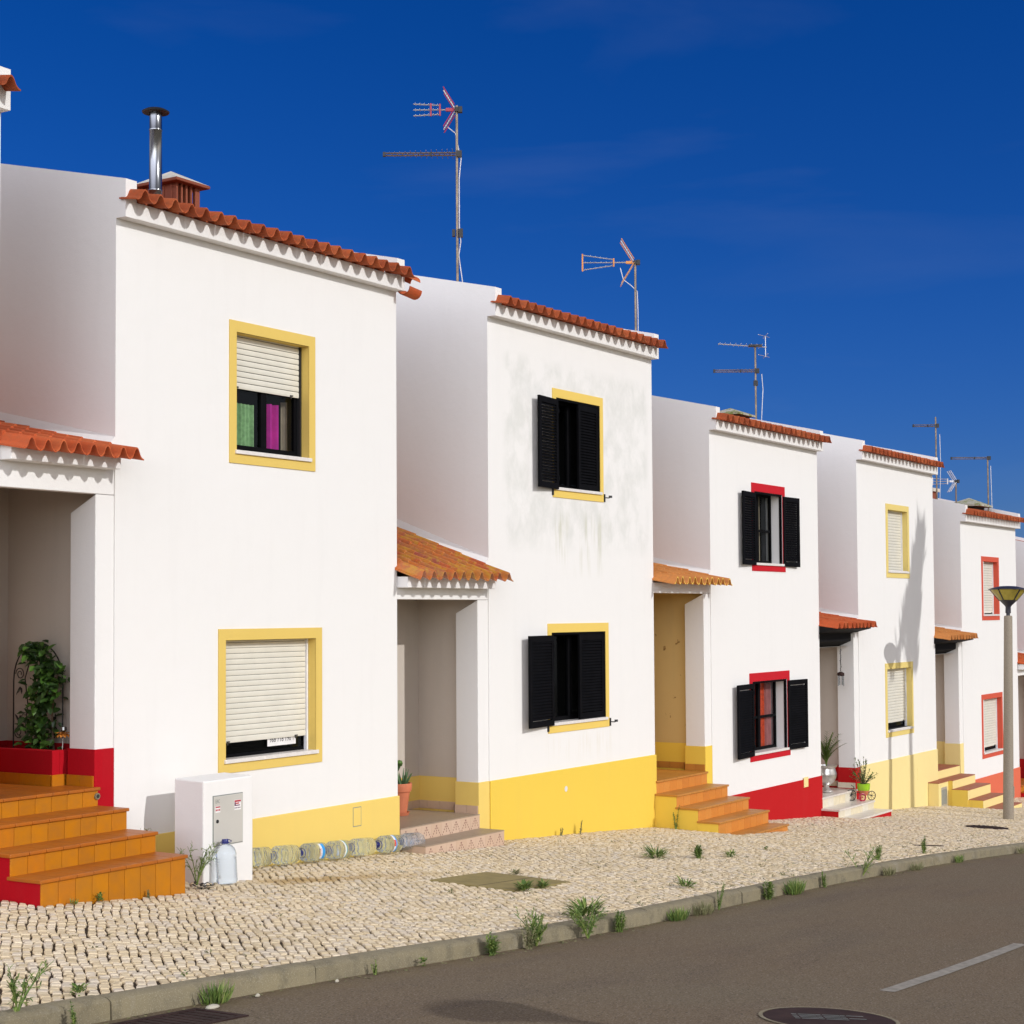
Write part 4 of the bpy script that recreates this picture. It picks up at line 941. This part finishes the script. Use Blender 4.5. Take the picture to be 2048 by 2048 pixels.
m.build('yagi_boom', 'alu', t); m = MB(); m.obox(p, AD*.13, ED*.05, UZ*.02); m.build('clamp', 'black_metal', t); m = MB(); m.obox(P+UZ*4.42, AD*.04, ED*.03, UZ*.05); m.build('splitter_box', 'black_metal', t)
cable(t, P, [(-.12, 4.6), (-.14, 4.3), (-.1, 3.6)])
t, P = ant('rust red mast with one short arm beside the pale yellow based house', 38.25, 12.6, 2.0, 4.50); log_periodic(t, P, 4.30, .52, .16, 12); cable(t, P, [(-.09, 4.1), (-.1, 3.4), (-.06, 2.3)])
t, P = ant('low small antenna with a white V shaped reflector', 39.68, 12.6, 2.0, 3.12); corner_uhf(t, P, 3.09, .56, 'white_cable', .05, .07, True, .26, .2)
t, P = ant('rightmost antenna, a mast with a single long thin arm', 40.60, 12.1, 1.8, 3.72); log_periodic(t, P, 3.69, .88, .08, 16); cable(t, P, [(-.07, 3.5), (-.09, 2.3)])

# ------------------------------------------------------------------ covers and grate
def thing_mesh(o, label, cat, group=None, kind=None): return tag(o, label, cat, group, kind)
q = [(13.83, 8.79), (14.90, 8.79), (14.90, 9.82), (13.83, 9.82)]
m = MB(); m.hexa([(x, y, gz(x, y)-.04) for x, y in q]+[(x, y, gz(x, y)+.006) for x, y in q]); sl_ = m.build('manhole_slab', 'slab', None, bevel=.01)
m = MB(); 
for (x0, y0, x1, y1) in ((13.86, 9.22, 14.87, 9.232),): m.hexa([(x0, y0, gz(x0, y0)+.006), (x1, y0, gz(x1, y0)+.006), (x1, y1, gz(x1, y1)+.006), (x0, y1, gz(x0, y1)+.006), (x0, y0, gz(x0, y0)+.0068), (x1, y0, gz(x1, y0)+.0068), (x1, y1, gz(x1, y1)+.0068), (x0, y1, gz(x0, y1)+.0068)])
m.build('joint_line', 'soil', sl_)
thing_mesh(sl_, 'large square concrete cover set flush in the cobbled pavement', 'cover slab')
def disc(m, x, y, r, zf, top, n=36, mi=None, r0=0):
    A = [(x+r*math.cos(2*PI*k/n), y+r*math.sin(2*PI*k/n)) for k in range(n)]
    m.face([(a, b, zf(a, b)+top) for a, b in A], mi)
    for k in range(n):
        a, b = A[k], A[(k+1) % n]; m.face([(a[0], a[1], zf(*a)-.03), (b[0], b[1], zf(*b)-.03), (b[0], b[1], zf(*b)+top), (a[0], a[1], zf(*a)+top)], mi)
mx_, my_ = 9.86, 3.98
m = MB(); disc(m, mx_, my_, .40, roadz, .006); mh = m.build('manhole_cover', 'iron_rust')
m = MB()
n = 40
for k in range(n):
    t0, t1 = 2*PI*k/n, 2*PI*(k+1)/n; P4 = [(mx_+rr*math.cos(t), my_+rr*math.sin(t)) for rr, t in ((.405, t0), (.43, t0), (.43, t1), (.405, t1))]
    m.face([(a, b, roadz(a, b)+.007) for a, b in P4])
m.build('rim', 'kerb_concrete', mh)
m = MB()
for row in range(4):
    for k in range(9-row % 2*2):
        u = -.20+k*.05; v = .10-row*.05; d = Vector((.537, -.844)); e = Vector((.844, .537)); c_ = Vector((mx_, my_))+d*u+e*v
        L2 = .016+.008*((k*7+row*3) % 3); P4 = [c_+d*a+e*b for a, b in ((-L2, -.008), (L2, -.008), (L2, .008), (-L2, .008))]
        m.face([(a.x, a.y, roadz(a.x, a.y)+.0095) for a in P4])
m.build('raised_marks', 'ink_grey', mh)
thing_mesh(mh, 'round dark iron manhole cover with raised marks in the road', 'manhole cover')
m = MB(); disc(m, 29.2, 8.83, .36, gz, .012); o = m.build('manhole_cover', 'iron_rust')
m = MB()
for k in range(9):
    y0 = 8.83-.30+k*.07; hw = math.sqrt(max(.01, .34**2-(y0-8.83)**2)); P4 = [(29.2-hw, y0), (29.2+hw, y0), (29.2+hw, y0+.03), (29.2-hw, y0+.03)]
    m.face([(a, b, gz(a, b)+.017) for a, b in P4])
m.build('raised_marks', 'iron_rust', o)
thing_mesh(o, 'round brown iron cover in the pavement near the lamp foot', 'manhole cover')
m = MB(); q = [(23.1, 8.0), (23.5, 7.72), (23.54, 7.78), (23.14, 8.06)]
m.hexa([(x, y, gz(x, y)-.03) for x, y in q]+[(x, y, gz(x, y)+.012) for x, y in q]); thing_mesh(m.build('valve_cover', 'iron_rust', None, bevel=.004), 'narrow dark iron cover strip in the far pavement', 'cover')
gx, gy = 7.22, 6.88
g_ = thing('drain_grate', 'rusty iron drain grate at the foot of the kerb, left corner', 'drain grate', (gx, gy, roadz(gx, gy)))
m = MB(); z_ = lambda x, y: roadz(x, y)
def strip(m, x0, y0, x1, y1, h=.008, mi=None):
    q = [(x0, y0), (x1, y0), (x1, y1), (x0, y1)]; m.hexa([(x, y, z_(x, y)-.03) for x, y in q]+[(x, y, z_(x, y)+h) for x, y in q], mi)
strip(m, gx-.36, gy-.21, gx+.36, gy-.17); strip(m, gx-.36, gy+.17, gx+.36, gy+.21); strip(m, gx-.36, gy-.17, gx-.32, gy+.17); strip(m, gx+.32, gy-.17, gx+.36, gy+.17); m.build('frame', 'iron_rust', g_)
m = MB()
for k in range(9): strip(m, gx-.30+k*.068, gy-.17, gx-.265+k*.068, gy+.17, .005)
m.build('bars', 'iron_rust', g_); m = MB(); strip(m, gx-.32, gy-.17, gx+.32, gy+.17, .001); m.build('pit', 'soil', g_)
for i, (x, y, r_, lb) in enumerate([(7.66, 7.03, .036, 'flat pale stone lying beside the drain grate'), (8.15, 7.1, .014, 'small pale pebble between the drain and the grass tuft'), (8.95, 7.1, .012, 'tiny white pebble at the kerb foot right of the grass tuft')]):
    m = MB(); m.lathe([(0, 0), (r_, .005), (r_*.9, .014), (r_*.4, .022), (0, .023)], (0, 0, 0), 9); m.v = [(a*1.5+x, b+y, roadz(x, y)+c_) for a, b, c_ in m.v]; thing_mesh(m.build('pebble', 'pebble', None, smooth='all'), lb, 'pebble', 'pebbles by the kerb')
m = MB(); rr = random.Random(5)
for k in range(26):
    a = rr.uniform(0, 6.28); d = rr.uniform(0, .07); x, y = 11.45+d*math.cos(a)*1.5, 10.63+d*math.sin(a)
    m.leaf((x, y, gz(x, y)+rr.uniform(.005, .05)), (rr.uniform(-1, 1), rr.uniform(-1, 1), rr.uniform(-.2, .5)), (0, 0, 1), .06, .03)
thing_mesh(m.build('dead_leaves', 'chimney_dark', None), 'small heap of dark brown dead leaves by the upright bottle', 'leaves')

# ------------------------------------------------------------------ plants and things in the porches
rp = random.Random(21)
def rv(r_, s_=1.0): return Vector((r_.uniform(-1, 1), r_.uniform(-1, 1), r_.uniform(-1, 1)))*s_
# trellis with a climber in the red planter
tx = 11.20
tr = thing('garden_trellis', 'thin black iron arched trellis with scrolls in the red planter', 'trellis', (tx, 12.5, -1.30))
def spiral(c, r0, turns, sgn, ph):
    return [Vector((tx, c[0]+sgn*r0*(1-.75*k/24)*math.cos(ph+turns*2*PI*k/24), c[1]+r0*(1-.75*k/24)*math.sin(ph+turns*2*PI*k/24))) for k in range(25)]
m = MB(); y0, y1, zt = 12.86, 12.18, -.62
P = [Vector((tx, y0, -1.30)), Vector((tx, y0, zt))]+[Vector((tx, (y0+y1)/2+(y0-y1)/2*math.cos(t), zt+.36*math.sin(t))) for t in [PI*k/14 for k in range(1, 14)]]+[Vector((tx, y1, zt)), Vector((tx, y1, -1.30))]
m.tube(P, .007, 6); m.build('outer_rod', 'black_metal', tr)
m = MB()
m.tube([(tx, 12.62, -1.3), (tx, 12.70, -1.1), (tx, 12.66, -.85), (tx, 12.70, -.6), (tx, 12.58, -.30)], .006, 6); m.tube([(tx, 12.50, -1.3), (tx, 12.42, -1.1), (tx, 12.45, -.85)], .006, 6); m.build('inner_rod', 'black_metal', tr)
for c, r0, sg, ph in (((12.77, -.56), .062, 1, 0), ((12.45, -.56), .07, -1, 1), ((12.79, -1.12), .06, 1, 4), ((12.30, -1.1), .06, -1, 4)):
    m = MB(); m.tube(spiral(c, r0, 1.6, sg, ph), .005, 5)
    for sg2 in (-1, 1): m.leaf((tx, c[0], c[1]-.12 if ph < 2 else c[1]+.10), (0, sg2*.5, -1 if ph < 2 else 1), (1, 0, 0), .085, .03)
    m.build('scroll', 'black_metal', tr)
cp = thing('climbing_plant', 'dark green leafy climber covering the black trellis in the red planter', 'plant', (11.18, 12.42, -1.30))
m = MB(); m.tube([(11.16, 12.40, -1.32), (11.13, 12.36, -.95), (11.17, 12.42, -.55), (11.16, 12.50, -.32)], [.014, .011, .008, .005], 6); m.tube([(11.20, 12.30, -1.32), (11.14, 12.26, -.9), (11.18, 12.22, -.5)], [.012, .009, .005], 6); m.build('stem', 'bark', cp)
m = MB(); ml = MB()
def climber(mm, n, r_):
    for k in range(n):
        z = r_.uniform(-1.28, -.24); t = (z+1.28)/1.04
        cy = 12.36+.06*math.sin(t*7)+(.08 if t > .85 else 0); wy = .20+.05*math.sin(t*11+1)-(.07 if t < .2 else 0)
        if .62 < t < .80 and r_.random() < .55: cy, wy = 12.27, .13
        y = cy+r_.gauss(0, .5)*wy; x = 11.12+r_.gauss(0, .06)
        if x > 11.27: x = 11.25
        d = Vector((r_.uniform(-1, .2), r_.uniform(-.9, .9), r_.uniform(-.8, .35)))
        l = r_.uniform(.06, .12); mm.leaf((x, y, z), d, (r_.uniform(-.6, .2), -.4, 1), l, l*.62)
climber(m, 620, rp); m.build('foliage', 'leaf_dark', cp)
st = thing('solar_lamp', 'small orange flower shaped garden stake lamp at the planter edge', 'garden lamp', (11.06, 12.03, -1.25))
m = MB(); m.tube([(11.055, 12.025, -1.26), (11.07, 12.03, -1.12)], .005, 6); m.build('stalk', 'alu', st)
m = MB()
for k in range(12):
    a = 2*PI*k/12
    for el in (-.3, .2): m.leaf((11.072, 12.03, -1.10), (math.cos(a), math.sin(a), el), (0, 0, 1), .085, .042)
m.build('petals', 'orange_plastic', st); m = MB(); m.lathe([(.016, 0), (.032, .015), (.030, .045), (0, .05)], (11.073, 12.03, -1.085), 12); m.build('solar_cap', 'zinc', st, smooth=True)

# terracotta pot with aloe in the porch of the nearest house
pc = (16.86, 12.42, -2.487)
pt = thing('flower_pot', 'terracotta flower pot with saucer standing in the beige tiled porch', 'flower pot', pc)
m = MB(); m.lathe([(.0, .03), (.115, .03), (.118, .05), (.155, .29), (.172, .295), (.178, .33), (.182, .38), (.178, .395), (.162, .395), (.158, .355), (0, .35)], pc, 30); m.build('pot', 'terracotta', pt, smooth=True)
m = MB(); m.lathe([(0, .001), (.135, .001), (.152, .04), (.146, .04), (.13, .012), (0, .012)], pc, 30); m.build('saucer', 'terracotta', pt, smooth=True)
m = MB(); m.lathe([(0, .358), (.157, .356)], pc, 24); m.build('soil', 'soil', pt)
al = thing('aloe_plant', 'spiky green aloe growing in the terracotta pot', 'plant', (pc[0], pc[1], pc[2]+.355)); m = MB()
for k in range(16):
    a = rp.uniform(0, 6.28); t = rp.uniform(.15, .9); d = Vector((math.cos(a)*t, math.sin(a)*t, 1.1)).normalized(); o = Vector(pc)+Vector((.10+math.cos(a)*.03, math.sin(a)*.03, .35)); L = rp.uniform(.14, .24)
    m.tube([o, o+d*L*.5, o+d*L+Vector((0, 0, .01))], [.017, .013, .002], 5)
m.build('leaves', 'aloe', al)
m = MB(); m.tube([(pc[0]-.08, pc[1], pc[2]+.35), (pc[0]-.06, pc[1], pc[2]+.5), (pc[0]+.0, pc[1]-.02, pc[2]+.60)], [.016, .02, .024], 8); m.lathe([(0, -.03), (.035, -.015), (.045, .02), (.03, .05), (0, .06)], (pc[0]+.01, pc[1]-.02, pc[2]+.62), 12); m.build('round_pad', 'leaf_dark', al, smooth=True)

# silver urn with a palm, porch of house C
uc = (29.42, 11.86, -3.333)
un = thing('silver_urn', 'ornate silver pedestal urn on the white marble porch floor', 'urn', uc)
m = MB(); m.lathe([(0, 0), (.12, 0), (.125, .03), (.08, .05), (.045, .09), (.05, .12), (.09, .14), (.15, .20), (.185, .28), (.19, .34), (.165, .42), (.165, .44), (.20, .47), (.205, .49), (.17, .49), (.16, .44), (0, .43)], uc, 32); m.build('bowl', 'silver', un, smooth=True)
m = MB()
for s_ in (-1, 1): m.tube([(uc[0]+s_*.17, uc[1], uc[2]+.30), (uc[0]+s_*.23, uc[1], uc[2]+.36), (uc[0]+s_*.23, uc[1], uc[2]+.44), (uc[0]+s_*.18, uc[1], uc[2]+.47)], .014, 6)
m.build('handles', 'silver', un, smooth=True)
pm = thing('potted_palm', 'small feathery palm growing out of the silver urn', 'plant', (uc[0], uc[1], uc[2]+.45)); m = MB()
for k in range(15):
    a = rp.uniform(0, 6.28); lean = rp.uniform(.08, .75); L = rp.uniform(.45, .78); d = Vector((math.cos(a), math.sin(a), 0)); o = Vector((uc[0], uc[1], uc[2]+.44)); pts = []
    for i in range(9): t = i/8; pts.append(o+d*lean*L*t*t*.9+Vector((0, 0, L*(t-.32*lean*t*t))))
    m.tube(pts, [.010*(1-.8*i/8) for i in range(9)], 4)
    for i in range(3, 9):
        dd = (pts[i]-pts[i-1]).normalized(); sd = dd.cross(Vector((0, 0, 1))).normalized() if abs(dd.z) < .99 else Vector((1, 0, 0))
        for s_ in (-1, 1):
            for q in (0, .5): m.leaf(pts[i-1].lerp(pts[i], q), dd*.8+sd*s_*.7, (0, 0, 1), .17*(1.15-.07*i), .016)
m.build('fronds', 'palm_leaf', pm)
# bicycle planter on the marble steps
bc = Vector((30.06, 11.43, -3.535)); BX = Vector((.80, -.60, 0)).normalized(); BY = Vector((.6, .8, 0))
bk = thing('bicycle_planter', 'small wire tricycle planter holding a lime green pot on the marble step', 'planter', tuple(bc))
def wheel(c, r_, mat, tyre=.008, sp=8, ax=BY):
    m = MB(); u = ax.cross(UZ).normalized(); n = 24; m.tube([c+u*r_*math.cos(2*PI*k/n)+UZ*r_*math.sin(2*PI*k/n) for k in range(n+1)], tyre, 5)
    for k in range(sp): m.tube([c, c+u*r_*math.cos(2*PI*k/sp)+UZ*r_*math.sin(2*PI*k/sp)], .003, 4)
    m.tube([c-ax*.012, c+ax*.012], .012, 8); return m.build('wheel', mat, bk)
wheel(bc-BX*.20+BY*.04+UZ*.105, .105, 'black_metal'); wheel(bc+BX*.22+UZ*.085, .082, 'black_metal'); wheel(bc-BX*.03-BY*.08+UZ*.07, .066, 'red_plastic', .016)
m = MB(); m.tube([bc-BX*.20+BY*.04+UZ*.105, bc-BX*.10+UZ*.16, bc+BX*.10+UZ*.13, bc+BX*.22+UZ*.085], .006, 5); m.tube([bc-BX*.20+BY*.04+UZ*.105, bc-BX*.16+UZ*.26, bc-BX*.22+UZ*.30], .006, 5); m.build('frame', 'black_metal', bk)
m = MB(); m.lathe([(.07, .10), (.105, .19), (.10, .19), (.066, .105), (0, .105)], tuple(bc+BX*.05), 16); m.build('basket', 'terracotta', bk, smooth=True)
m = MB(); m.lathe([(.085, .17), (.115, .21), (.12, .30), (.124, .315), (.112, .315), (.108, .28), (0, .28)], tuple(bc+BX*.05), 22); m.build('pot', 'lime_pot', bk, smooth=True)
sh = thing('potted_shrub', 'bushy sprig leaved shrub growing in the lime green pot', 'plant', tuple(bc+BX*.05+UZ*.29)); m = MB(); ms = MB()
for k in range(26):
    a = rp.uniform(0, 6.28); le = rp.uniform(.1, 1.1); L = rp.uniform(.30, .62) if le < .6 else rp.uniform(.28, .5); d = Vector((math.cos(a)*le, math.sin(a)*le, 1)).normalized(); o = bc+BX*.05+UZ*.28; pts = [o+d*L*t+UZ*(-.10*le*t*t)+Vector((0, 0, 0)) for t in (0, .3, .6, 1)]
    ms.tube(pts, [.006, .005, .004, .002], 4)
    n = int(L*38)
    for i in range(n):
        t = .15+.85*i/n; q = o+d*L*t+UZ*(-.10*le*t*t); dd = (d*.6+rv(rp, .9)); m.leaf(q, dd, (0, 0, 1), rp.uniform(.03, .055), rp.uniform(.018, .028))
ms.build('stems', 'bark', sh); m.build('foliage', 'leaf', sh)
# wind chime
wc = Vector((29.70, 11.66, -.70)); w_ = thing('wind_chime', 'dangling dark wind chime hanging below the black porch beam', 'wind chime', tuple(wc))
m = MB(); m.tube([wc+UZ*.1, wc-UZ*.45], .003, 4)
for k in range(12):
    q = wc-UZ*(.02+.035*k); s_ = rp.uniform(.012, .026); m.obox(q+Vector((rp.uniform(-.02, .02), 0, 0)), (s_, s_*.3, 0), (0, .006, 0), (0, s_*.2, s_*.7))
m.build('beads', 'black_metal', w_)
m = MB(); m.lathe([(.02, .02), (.065, 0), (.065, -.05), (.03, -.06)], tuple(wc-UZ*.45), 12); m.build('bell_plate', 'iron_rust', w_, smooth=True)
for k in range(6):
    a = 2*PI*k/6; o = wc-UZ*.50+Vector((.05*math.cos(a), .05*math.sin(a), 0)); m = MB(); m.tube([o, o-UZ*(.17+.012*(k % 3))], .008, 6); m.build('tube', 'zinc', w_)

# ------------------------------------------------------------------ weeds
def weed(label, x, y, h, wd, style, n=None, on=gz, mat='weed_green', seed=0):
    r_ = random.Random(seed*13+5); z = on(x, y); m = MB()
    if style == 'grass':
        for k in range(n or 60):
            a = r_.uniform(0, 6.28); rr_ = r_.uniform(0, wd*.35); o = Vector((x+rr_*math.cos(a)*1.3, y+rr_*math.sin(a)*.5, z-.005)); d = Vector((math.cos(a)*r_.uniform(.1, .8), math.sin(a)*r_.uniform(.1, .6), 1)); L = h*r_.uniform(.5, 1.05); m.leaf(o, d, (r_.uniform(-1, 1), r_.uniform(-1, 1), .2), L, .009)
    elif style == 'stalk':
        for s_ in range(n or 3):
            a = r_.uniform(0, 6.28); d = Vector((math.cos(a)*.38*r_.random(), math.sin(a)*.3*r_.random(), 1)); L = h*r_.uniform(.55, 1.0); o = Vector((x+r_.uniform(-wd, wd)*.15, y+r_.uniform(-wd, wd)*.1, z-.01)); bend = rv(r_, .12)
            P = [o+d*L*t+bend*L*t*t for t in [i/7 for i in range(8)]]; m.tube(P, [.006*(1-.75*i/7) for i in range(8)], 4)
            for i in range(int(L*190)):
                t = .12+.88*r_.random(); q = o+d*L*t+bend*L*t*t; m.leaf(q, Vector((r_.uniform(-1, 1), r_.uniform(-1, 1), r_.uniform(-.1, .9))), (0, 0, 1), wd*.30*r_.uniform(.5, 1)*(1.25-.7*t), .013)
    elif style == 'airy':
        for s_ in range(n or 5):
            a = r_.uniform(0, 6.28); le = r_.uniform(.15, .6); d = Vector((math.cos(a)*le, math.sin(a)*le*.6, 1)).normalized(); L = h*r_.uniform(.6, 1.05); o = Vector((x, y, z-.01)); bend = Vector((math.cos(a), math.sin(a)*.6, -.5))*.35
            P = [o+d*L*t+bend*L*t*t for t in [i/9 for i in range(10)]]; m.tube(P, [.007*(1-.75*i/9) for i in range(10)], 4)
            for q in range(7):
                t = .25+.1*q; b0 = o+d*L*t+bend*L*t*t; bd = (d*.8+rv(r_, .8)).normalized(); bl_ = L*.22*r_.uniform(.5, 1.1); m.tube([b0, b0+bd*bl_], [.003, .0015], 4)
                for i in range(7): m.leaf(b0+bd*bl_*i/7, bd+rv(r_, .9), (0, 0, 1), r_.uniform(.02, .045), .009)
    else:
        for k in range(n or 90):
            a = r_.uniform(0, 6.28); rr_ = wd*.5*math.sqrt(r_.random()); o = Vector((x+rr_*.5*math.cos(a), y+rr_*.4*math.sin(a), z+r_.uniform(0, h*.55))); d = Vector((math.cos(a), math.sin(a)*.8, r_.uniform(0, 1.2))); m.leaf(o, d, (0, 0, 1), r_.uniform(.35, .8)*wd*.5, r_.uniform(.012, .022))
    o = m.build('weed', mat, None, off=(x, y, z)); o.location = (x, y, z); return tag(o, label, 'weed', 'weeds along the pavement')
onr = roadz
WEEDS = [
 ('tall spindly weed with needle leaves between the amber stairs and the white cabinet', 11.62, 10.86, .58, .36, 'airy', 7, gz, 'weed_green'),
 ('thin arching weed stem rising behind the lowest amber step', 11.40, 11.30, .80, .2, 'airy', 3, gz, 'weed_dry'),
 ('dark leafy tuft at the middle of the lowest amber riser', 10.02, 10.44, .12, .10, 'bush', 40, gz, 'weed_green'),
 ('small pale tuft at the right part of the lowest amber riser', 10.58, 10.44, .10, .08, 'stalk', 6, gz, 'weed_dry'),
 ('tiny tuft near the left part of the lowest amber riser', 9.72, 10.43, .06, .07, 'grass', 20, gz, 'weed_green'),
 ('upright leafy weed on the kerb at the left edge of the photo', 6.37, 7.27, .34, .16, 'airy', 6, gz, 'weed_green'),
 ('low spreading tuft on the pavement edge near the left corner', 6.98, 7.45, .07, .14, 'bush', 45, gz, 'weed_green'),
 ('dark weed in the open kerb joint above the drain grate', 6.66, 7.13, .16, .12, 'stalk', 5, onr, 'weed_green'),
 ('thick grass tuft at the kerb foot right of the drain grate', 7.80, 7.13, .15, .24, 'grass', 120, onr, 'weed_green'),
 ('small sprout on the pavement edge above the thick grass tuft', 7.86, 7.44, .07, .06, 'bush', 16, gz, 'weed_green'),
 ('small sprout in the gutter left of the kerb joint', 9.42, 7.14, .12, .07, 'stalk', 5, onr, 'weed_green'),
 ('dark upright sprout in the gutter, second right of the kerb joint', 10.0, 7.14, .11, .08, 'bush', 36, onr, 'weed_green'),
 ('feathery weed against the kerb with pale litter beside it', 10.88, 7.13, .18, .26, 'stalk', 11, onr, 'weed_green'),
 ('tall bushy weed overflowing the kerb joint, left of a pair', 11.62, 7.18, .34, .36, 'airy', 14, onr, 'weed_green'),
 ('grey green weed hanging down the kerb face beside the bushy pair', 11.42, 7.13, .22, .16, 'stalk', 8, onr, 'weed_dry'),
 ('tall feathery weed in front of the kerb, right of the bushy pair', 12.35, 7.12, .38, .24, 'airy', 9, onr, 'weed_green'),
 ('wide low weed on the kerb top behind the feathery one', 12.72, 7.36, .15, .46, 'bush', 200, gz, 'weed_green'),
 ('leafy weed at the kerb foot just right of the feathery one', 12.92, 7.13, .20, .22, 'stalk', 11, onr, 'weed_green'),
 ('dense dark grass clump at the kerb foot with white litter', 14.02, 7.12, .13, .34, 'grass', 170, onr, 'weed_green'),
 ('second grass clump at the kerb foot, brownish and thinner', 14.55, 7.12, .14, .34, 'grass', 110, onr, 'weed_dry'),
 ('short weed with one tall thin stem above the kerb', 14.98, 7.16, .34, .12, 'stalk', 3, onr, 'weed_green'),
 ('small spreading weed on the pavement behind the tall thin stem', 15.45, 7.75, .08, .30, 'bush', 60, gz, 'weed_green'),
 ('fan shaped weed at the kerb foot before the round clump', 16.10, 7.14, .22, .24, 'stalk', 11, onr, 'weed_green'),
 ('round full grass clump at the kerb foot, greenest of the row', 16.75, 7.12, .18, .36, 'grass', 200, onr, 'weed_green'),
 ('narrow weed with a reddish stem at the kerb after the round clump', 17.62, 7.14, .19, .16, 'stalk', 5, onr, 'weed_green'),
 ('tall wispy weed overtopping the kerb in the middle distance', 18.95, 7.22, .48, .16, 'airy', 5, onr, 'weed_green'),
 ('bright leafy weed on the pavement edge behind the wispy one', 20.25, 7.48, .20, .22, 'stalk', 6, gz, 'weed_green'),
 ('row of thin grass at the kerb foot past the wispy weed', 19.6, 7.12, .12, .30, 'grass', 80, onr, 'weed_dry'),
 ('thin grass at the kerb foot under the bright leafy weed', 20.6, 7.12, .11, .30, 'grass', 80, onr, 'weed_dry'),
 ('bright upright weed on the pavement edge, farthest of the leafy ones', 21.9, 7.46, .24, .20, 'stalk', 6, gz, 'weed_green'),
 ('grass tuft at the kerb foot below the farthest leafy weed', 22.3, 7.12, .13, .24, 'grass', 70, onr, 'weed_green'),
 ('small distant tuft at the kerb foot before the far kerb joint', 25.2, 7.12, .14, .18, 'grass', 50, onr, 'weed_dry'),
 ('low green patch on the cobbles in front of the orange stairs, left piece', 17.75, 9.30, .10, .42, 'bush', 130, gz, 'weed_green'),
 ('low green patch on the cobbles with an upright sprig, middle piece', 18.25, 8.98, .16, .32, 'stalk', 14, gz, 'weed_green'),
 ('small green patch on the cobbles, right piece of three', 18.75, 8.80, .08, .22, 'bush', 50, gz, 'weed_green'),
 ('lone small tuft on the cobbles below the lowest orange step', 20.1, 8.95, .06, .12, 'bush', 30, gz, 'weed_green'),
 ('bushy sprout at the front edge of the concrete cover, left one', 13.92, 8.74, .10, .24, 'bush', 130, gz, 'weed_green'),
 ('smaller sprout at the front edge of the concrete cover, right one', 14.28, 8.74, .09, .18, 'bush', 80, gz, 'weed_green'),
 ('tuft at the far corner of the concrete cover', 14.95, 9.5, .06, .16, 'bush', 40, gz, 'weed_dry'),
 ('thin dry twig like weed against the bright yellow base', 19.75, 11.5, .24, .12, 'stalk', 3, gz, 'weed_dry'),
 ('small dry weed against the bright yellow base, left of the twig', 19.25, 11.5, .13, .10, 'stalk', 3, gz, 'weed_dry'),
 ('green sprig at the corner of the bright yellow base and orange stairs', 22.02, 11.2, .32, .14, 'stalk', 4, gz, 'weed_green'),
 ('tiny tuft in the cobbles left of the concrete cover', 13.12, 9.05, .06, .09, 'bush', 24, gz, 'weed_dry'),
]
for k, wd in enumerate(WEEDS): weed(*wd[:6], n=wd[6], on=wd[7], mat=wd[8], seed=k)
# moss and seedlings growing in the joints: too many to count
m = MB(); rm = random.Random(4)
for k in range(420):
    x = rm.uniform(8, 30); y = rm.uniform(7.4, 11.4)
    if rm.random() < .5: y = 7.4+abs(rm.gauss(0, .5)); x = rm.uniform(12, 30)
    if 13.8 < x < 14.95 and 8.75 < y < 9.9 or y > 10.1 and x < 11.2 or y > 10.2 and 22 < x < 24: continue
    for i in range(5):
        a = rm.uniform(0, 6.28); m.leaf((x+.02*math.cos(a), y+.02*math.sin(a), gz(x, y)-.006), (math.cos(a), math.sin(a), rm.uniform(.3, 1.2)), (0, 0, 1), rm.uniform(.015, .045), .012)
tag(m.build('joint_seedlings', 'weed_dry', None), 'tiny seedlings and moss in the joints of the cobbled pavement', 'moss', None, 'stuff')
m = MB()
for k in range(300):
    x = rm.uniform(6.5, 30); y = 7.17-abs(rm.gauss(0, .05)); z = roadz(x, y)
    m.leaf((x, y, z+.004), (rm.uniform(-1, 1), rm.uniform(-1, 1), rm.uniform(-.1, .2)), (0, 0, 1), rm.uniform(.015, .05), rm.uniform(.012, .03))
tag(m.build('gutter_litter', 'weed_dry', None), 'dry leaf bits and grit lying along the gutter', 'litter', None, 'stuff')

# ------------------------------------------------------------------ the tree across the road that throws the tall shadow
tb = Vector((34.15, 1.1, roadz(34.15, 1.6)+.1))
tg = thing('palm_tree', 'slender tree with upright fronds across the road casting the tall wall shadow', 'tree', tuple(tb))
m = MB(); m.tube([tb-UZ*.3, tb+UZ*2, tb+UZ*5.5, tb+UZ*9.2], [.15, .13, .12, .07], 12); m.build('trunk', 'bark', tg, smooth=True)
m = MB(); rt_ = random.Random(9)
for k in range(210):
    t = rt_.random(); h_ = 8.45+2.5*t; wdt = .60*(1-.8*t)+.04; a = rt_.uniform(0, 6.28)
    o = tb+UZ*h_+Vector((-.25+1.05*t+rt_.uniform(-1, 1)*wdt, rt_.uniform(-1, 1)*wdt*.7, 0)); L = rt_.uniform(.5, .95)
    if abs(o.x-tb.x+.42) < .16 and h_ < 9.5 and rt_.random() < .8: continue
    for q in range(3): m.leaf(o+rv(rt_, .08), Vector((.18+rt_.uniform(-.25, .25), rt_.uniform(-.25, .25), 1)), (math.sin(a), -math.cos(a), .2), L, rt_.uniform(.07, .13))
for k in range(16):
    t = rt_.uniform(0, 1); o = tb+Vector((.62, 0, 10.2)).lerp(Vector((.95, 0, 11.3)), t); m.leaf(o, (rt_.uniform(-.2, .3), rt_.uniform(-.3, .3), 1), (1, 0, 0), .6, .13)
m.tube([tb+UZ*8.5, tb+Vector((-.35, 0, 9.2)), tb+Vector((-.3, 0, 10.0))], [.06, .05, .02], 6); m.tube([tb+UZ*8.8, tb+Vector((.3, 0, 9.8)), tb+Vector((.9, 0, 11.4))], [.08, .06, .04], 6)
m.build('crown', 'palm_leaf', tg)
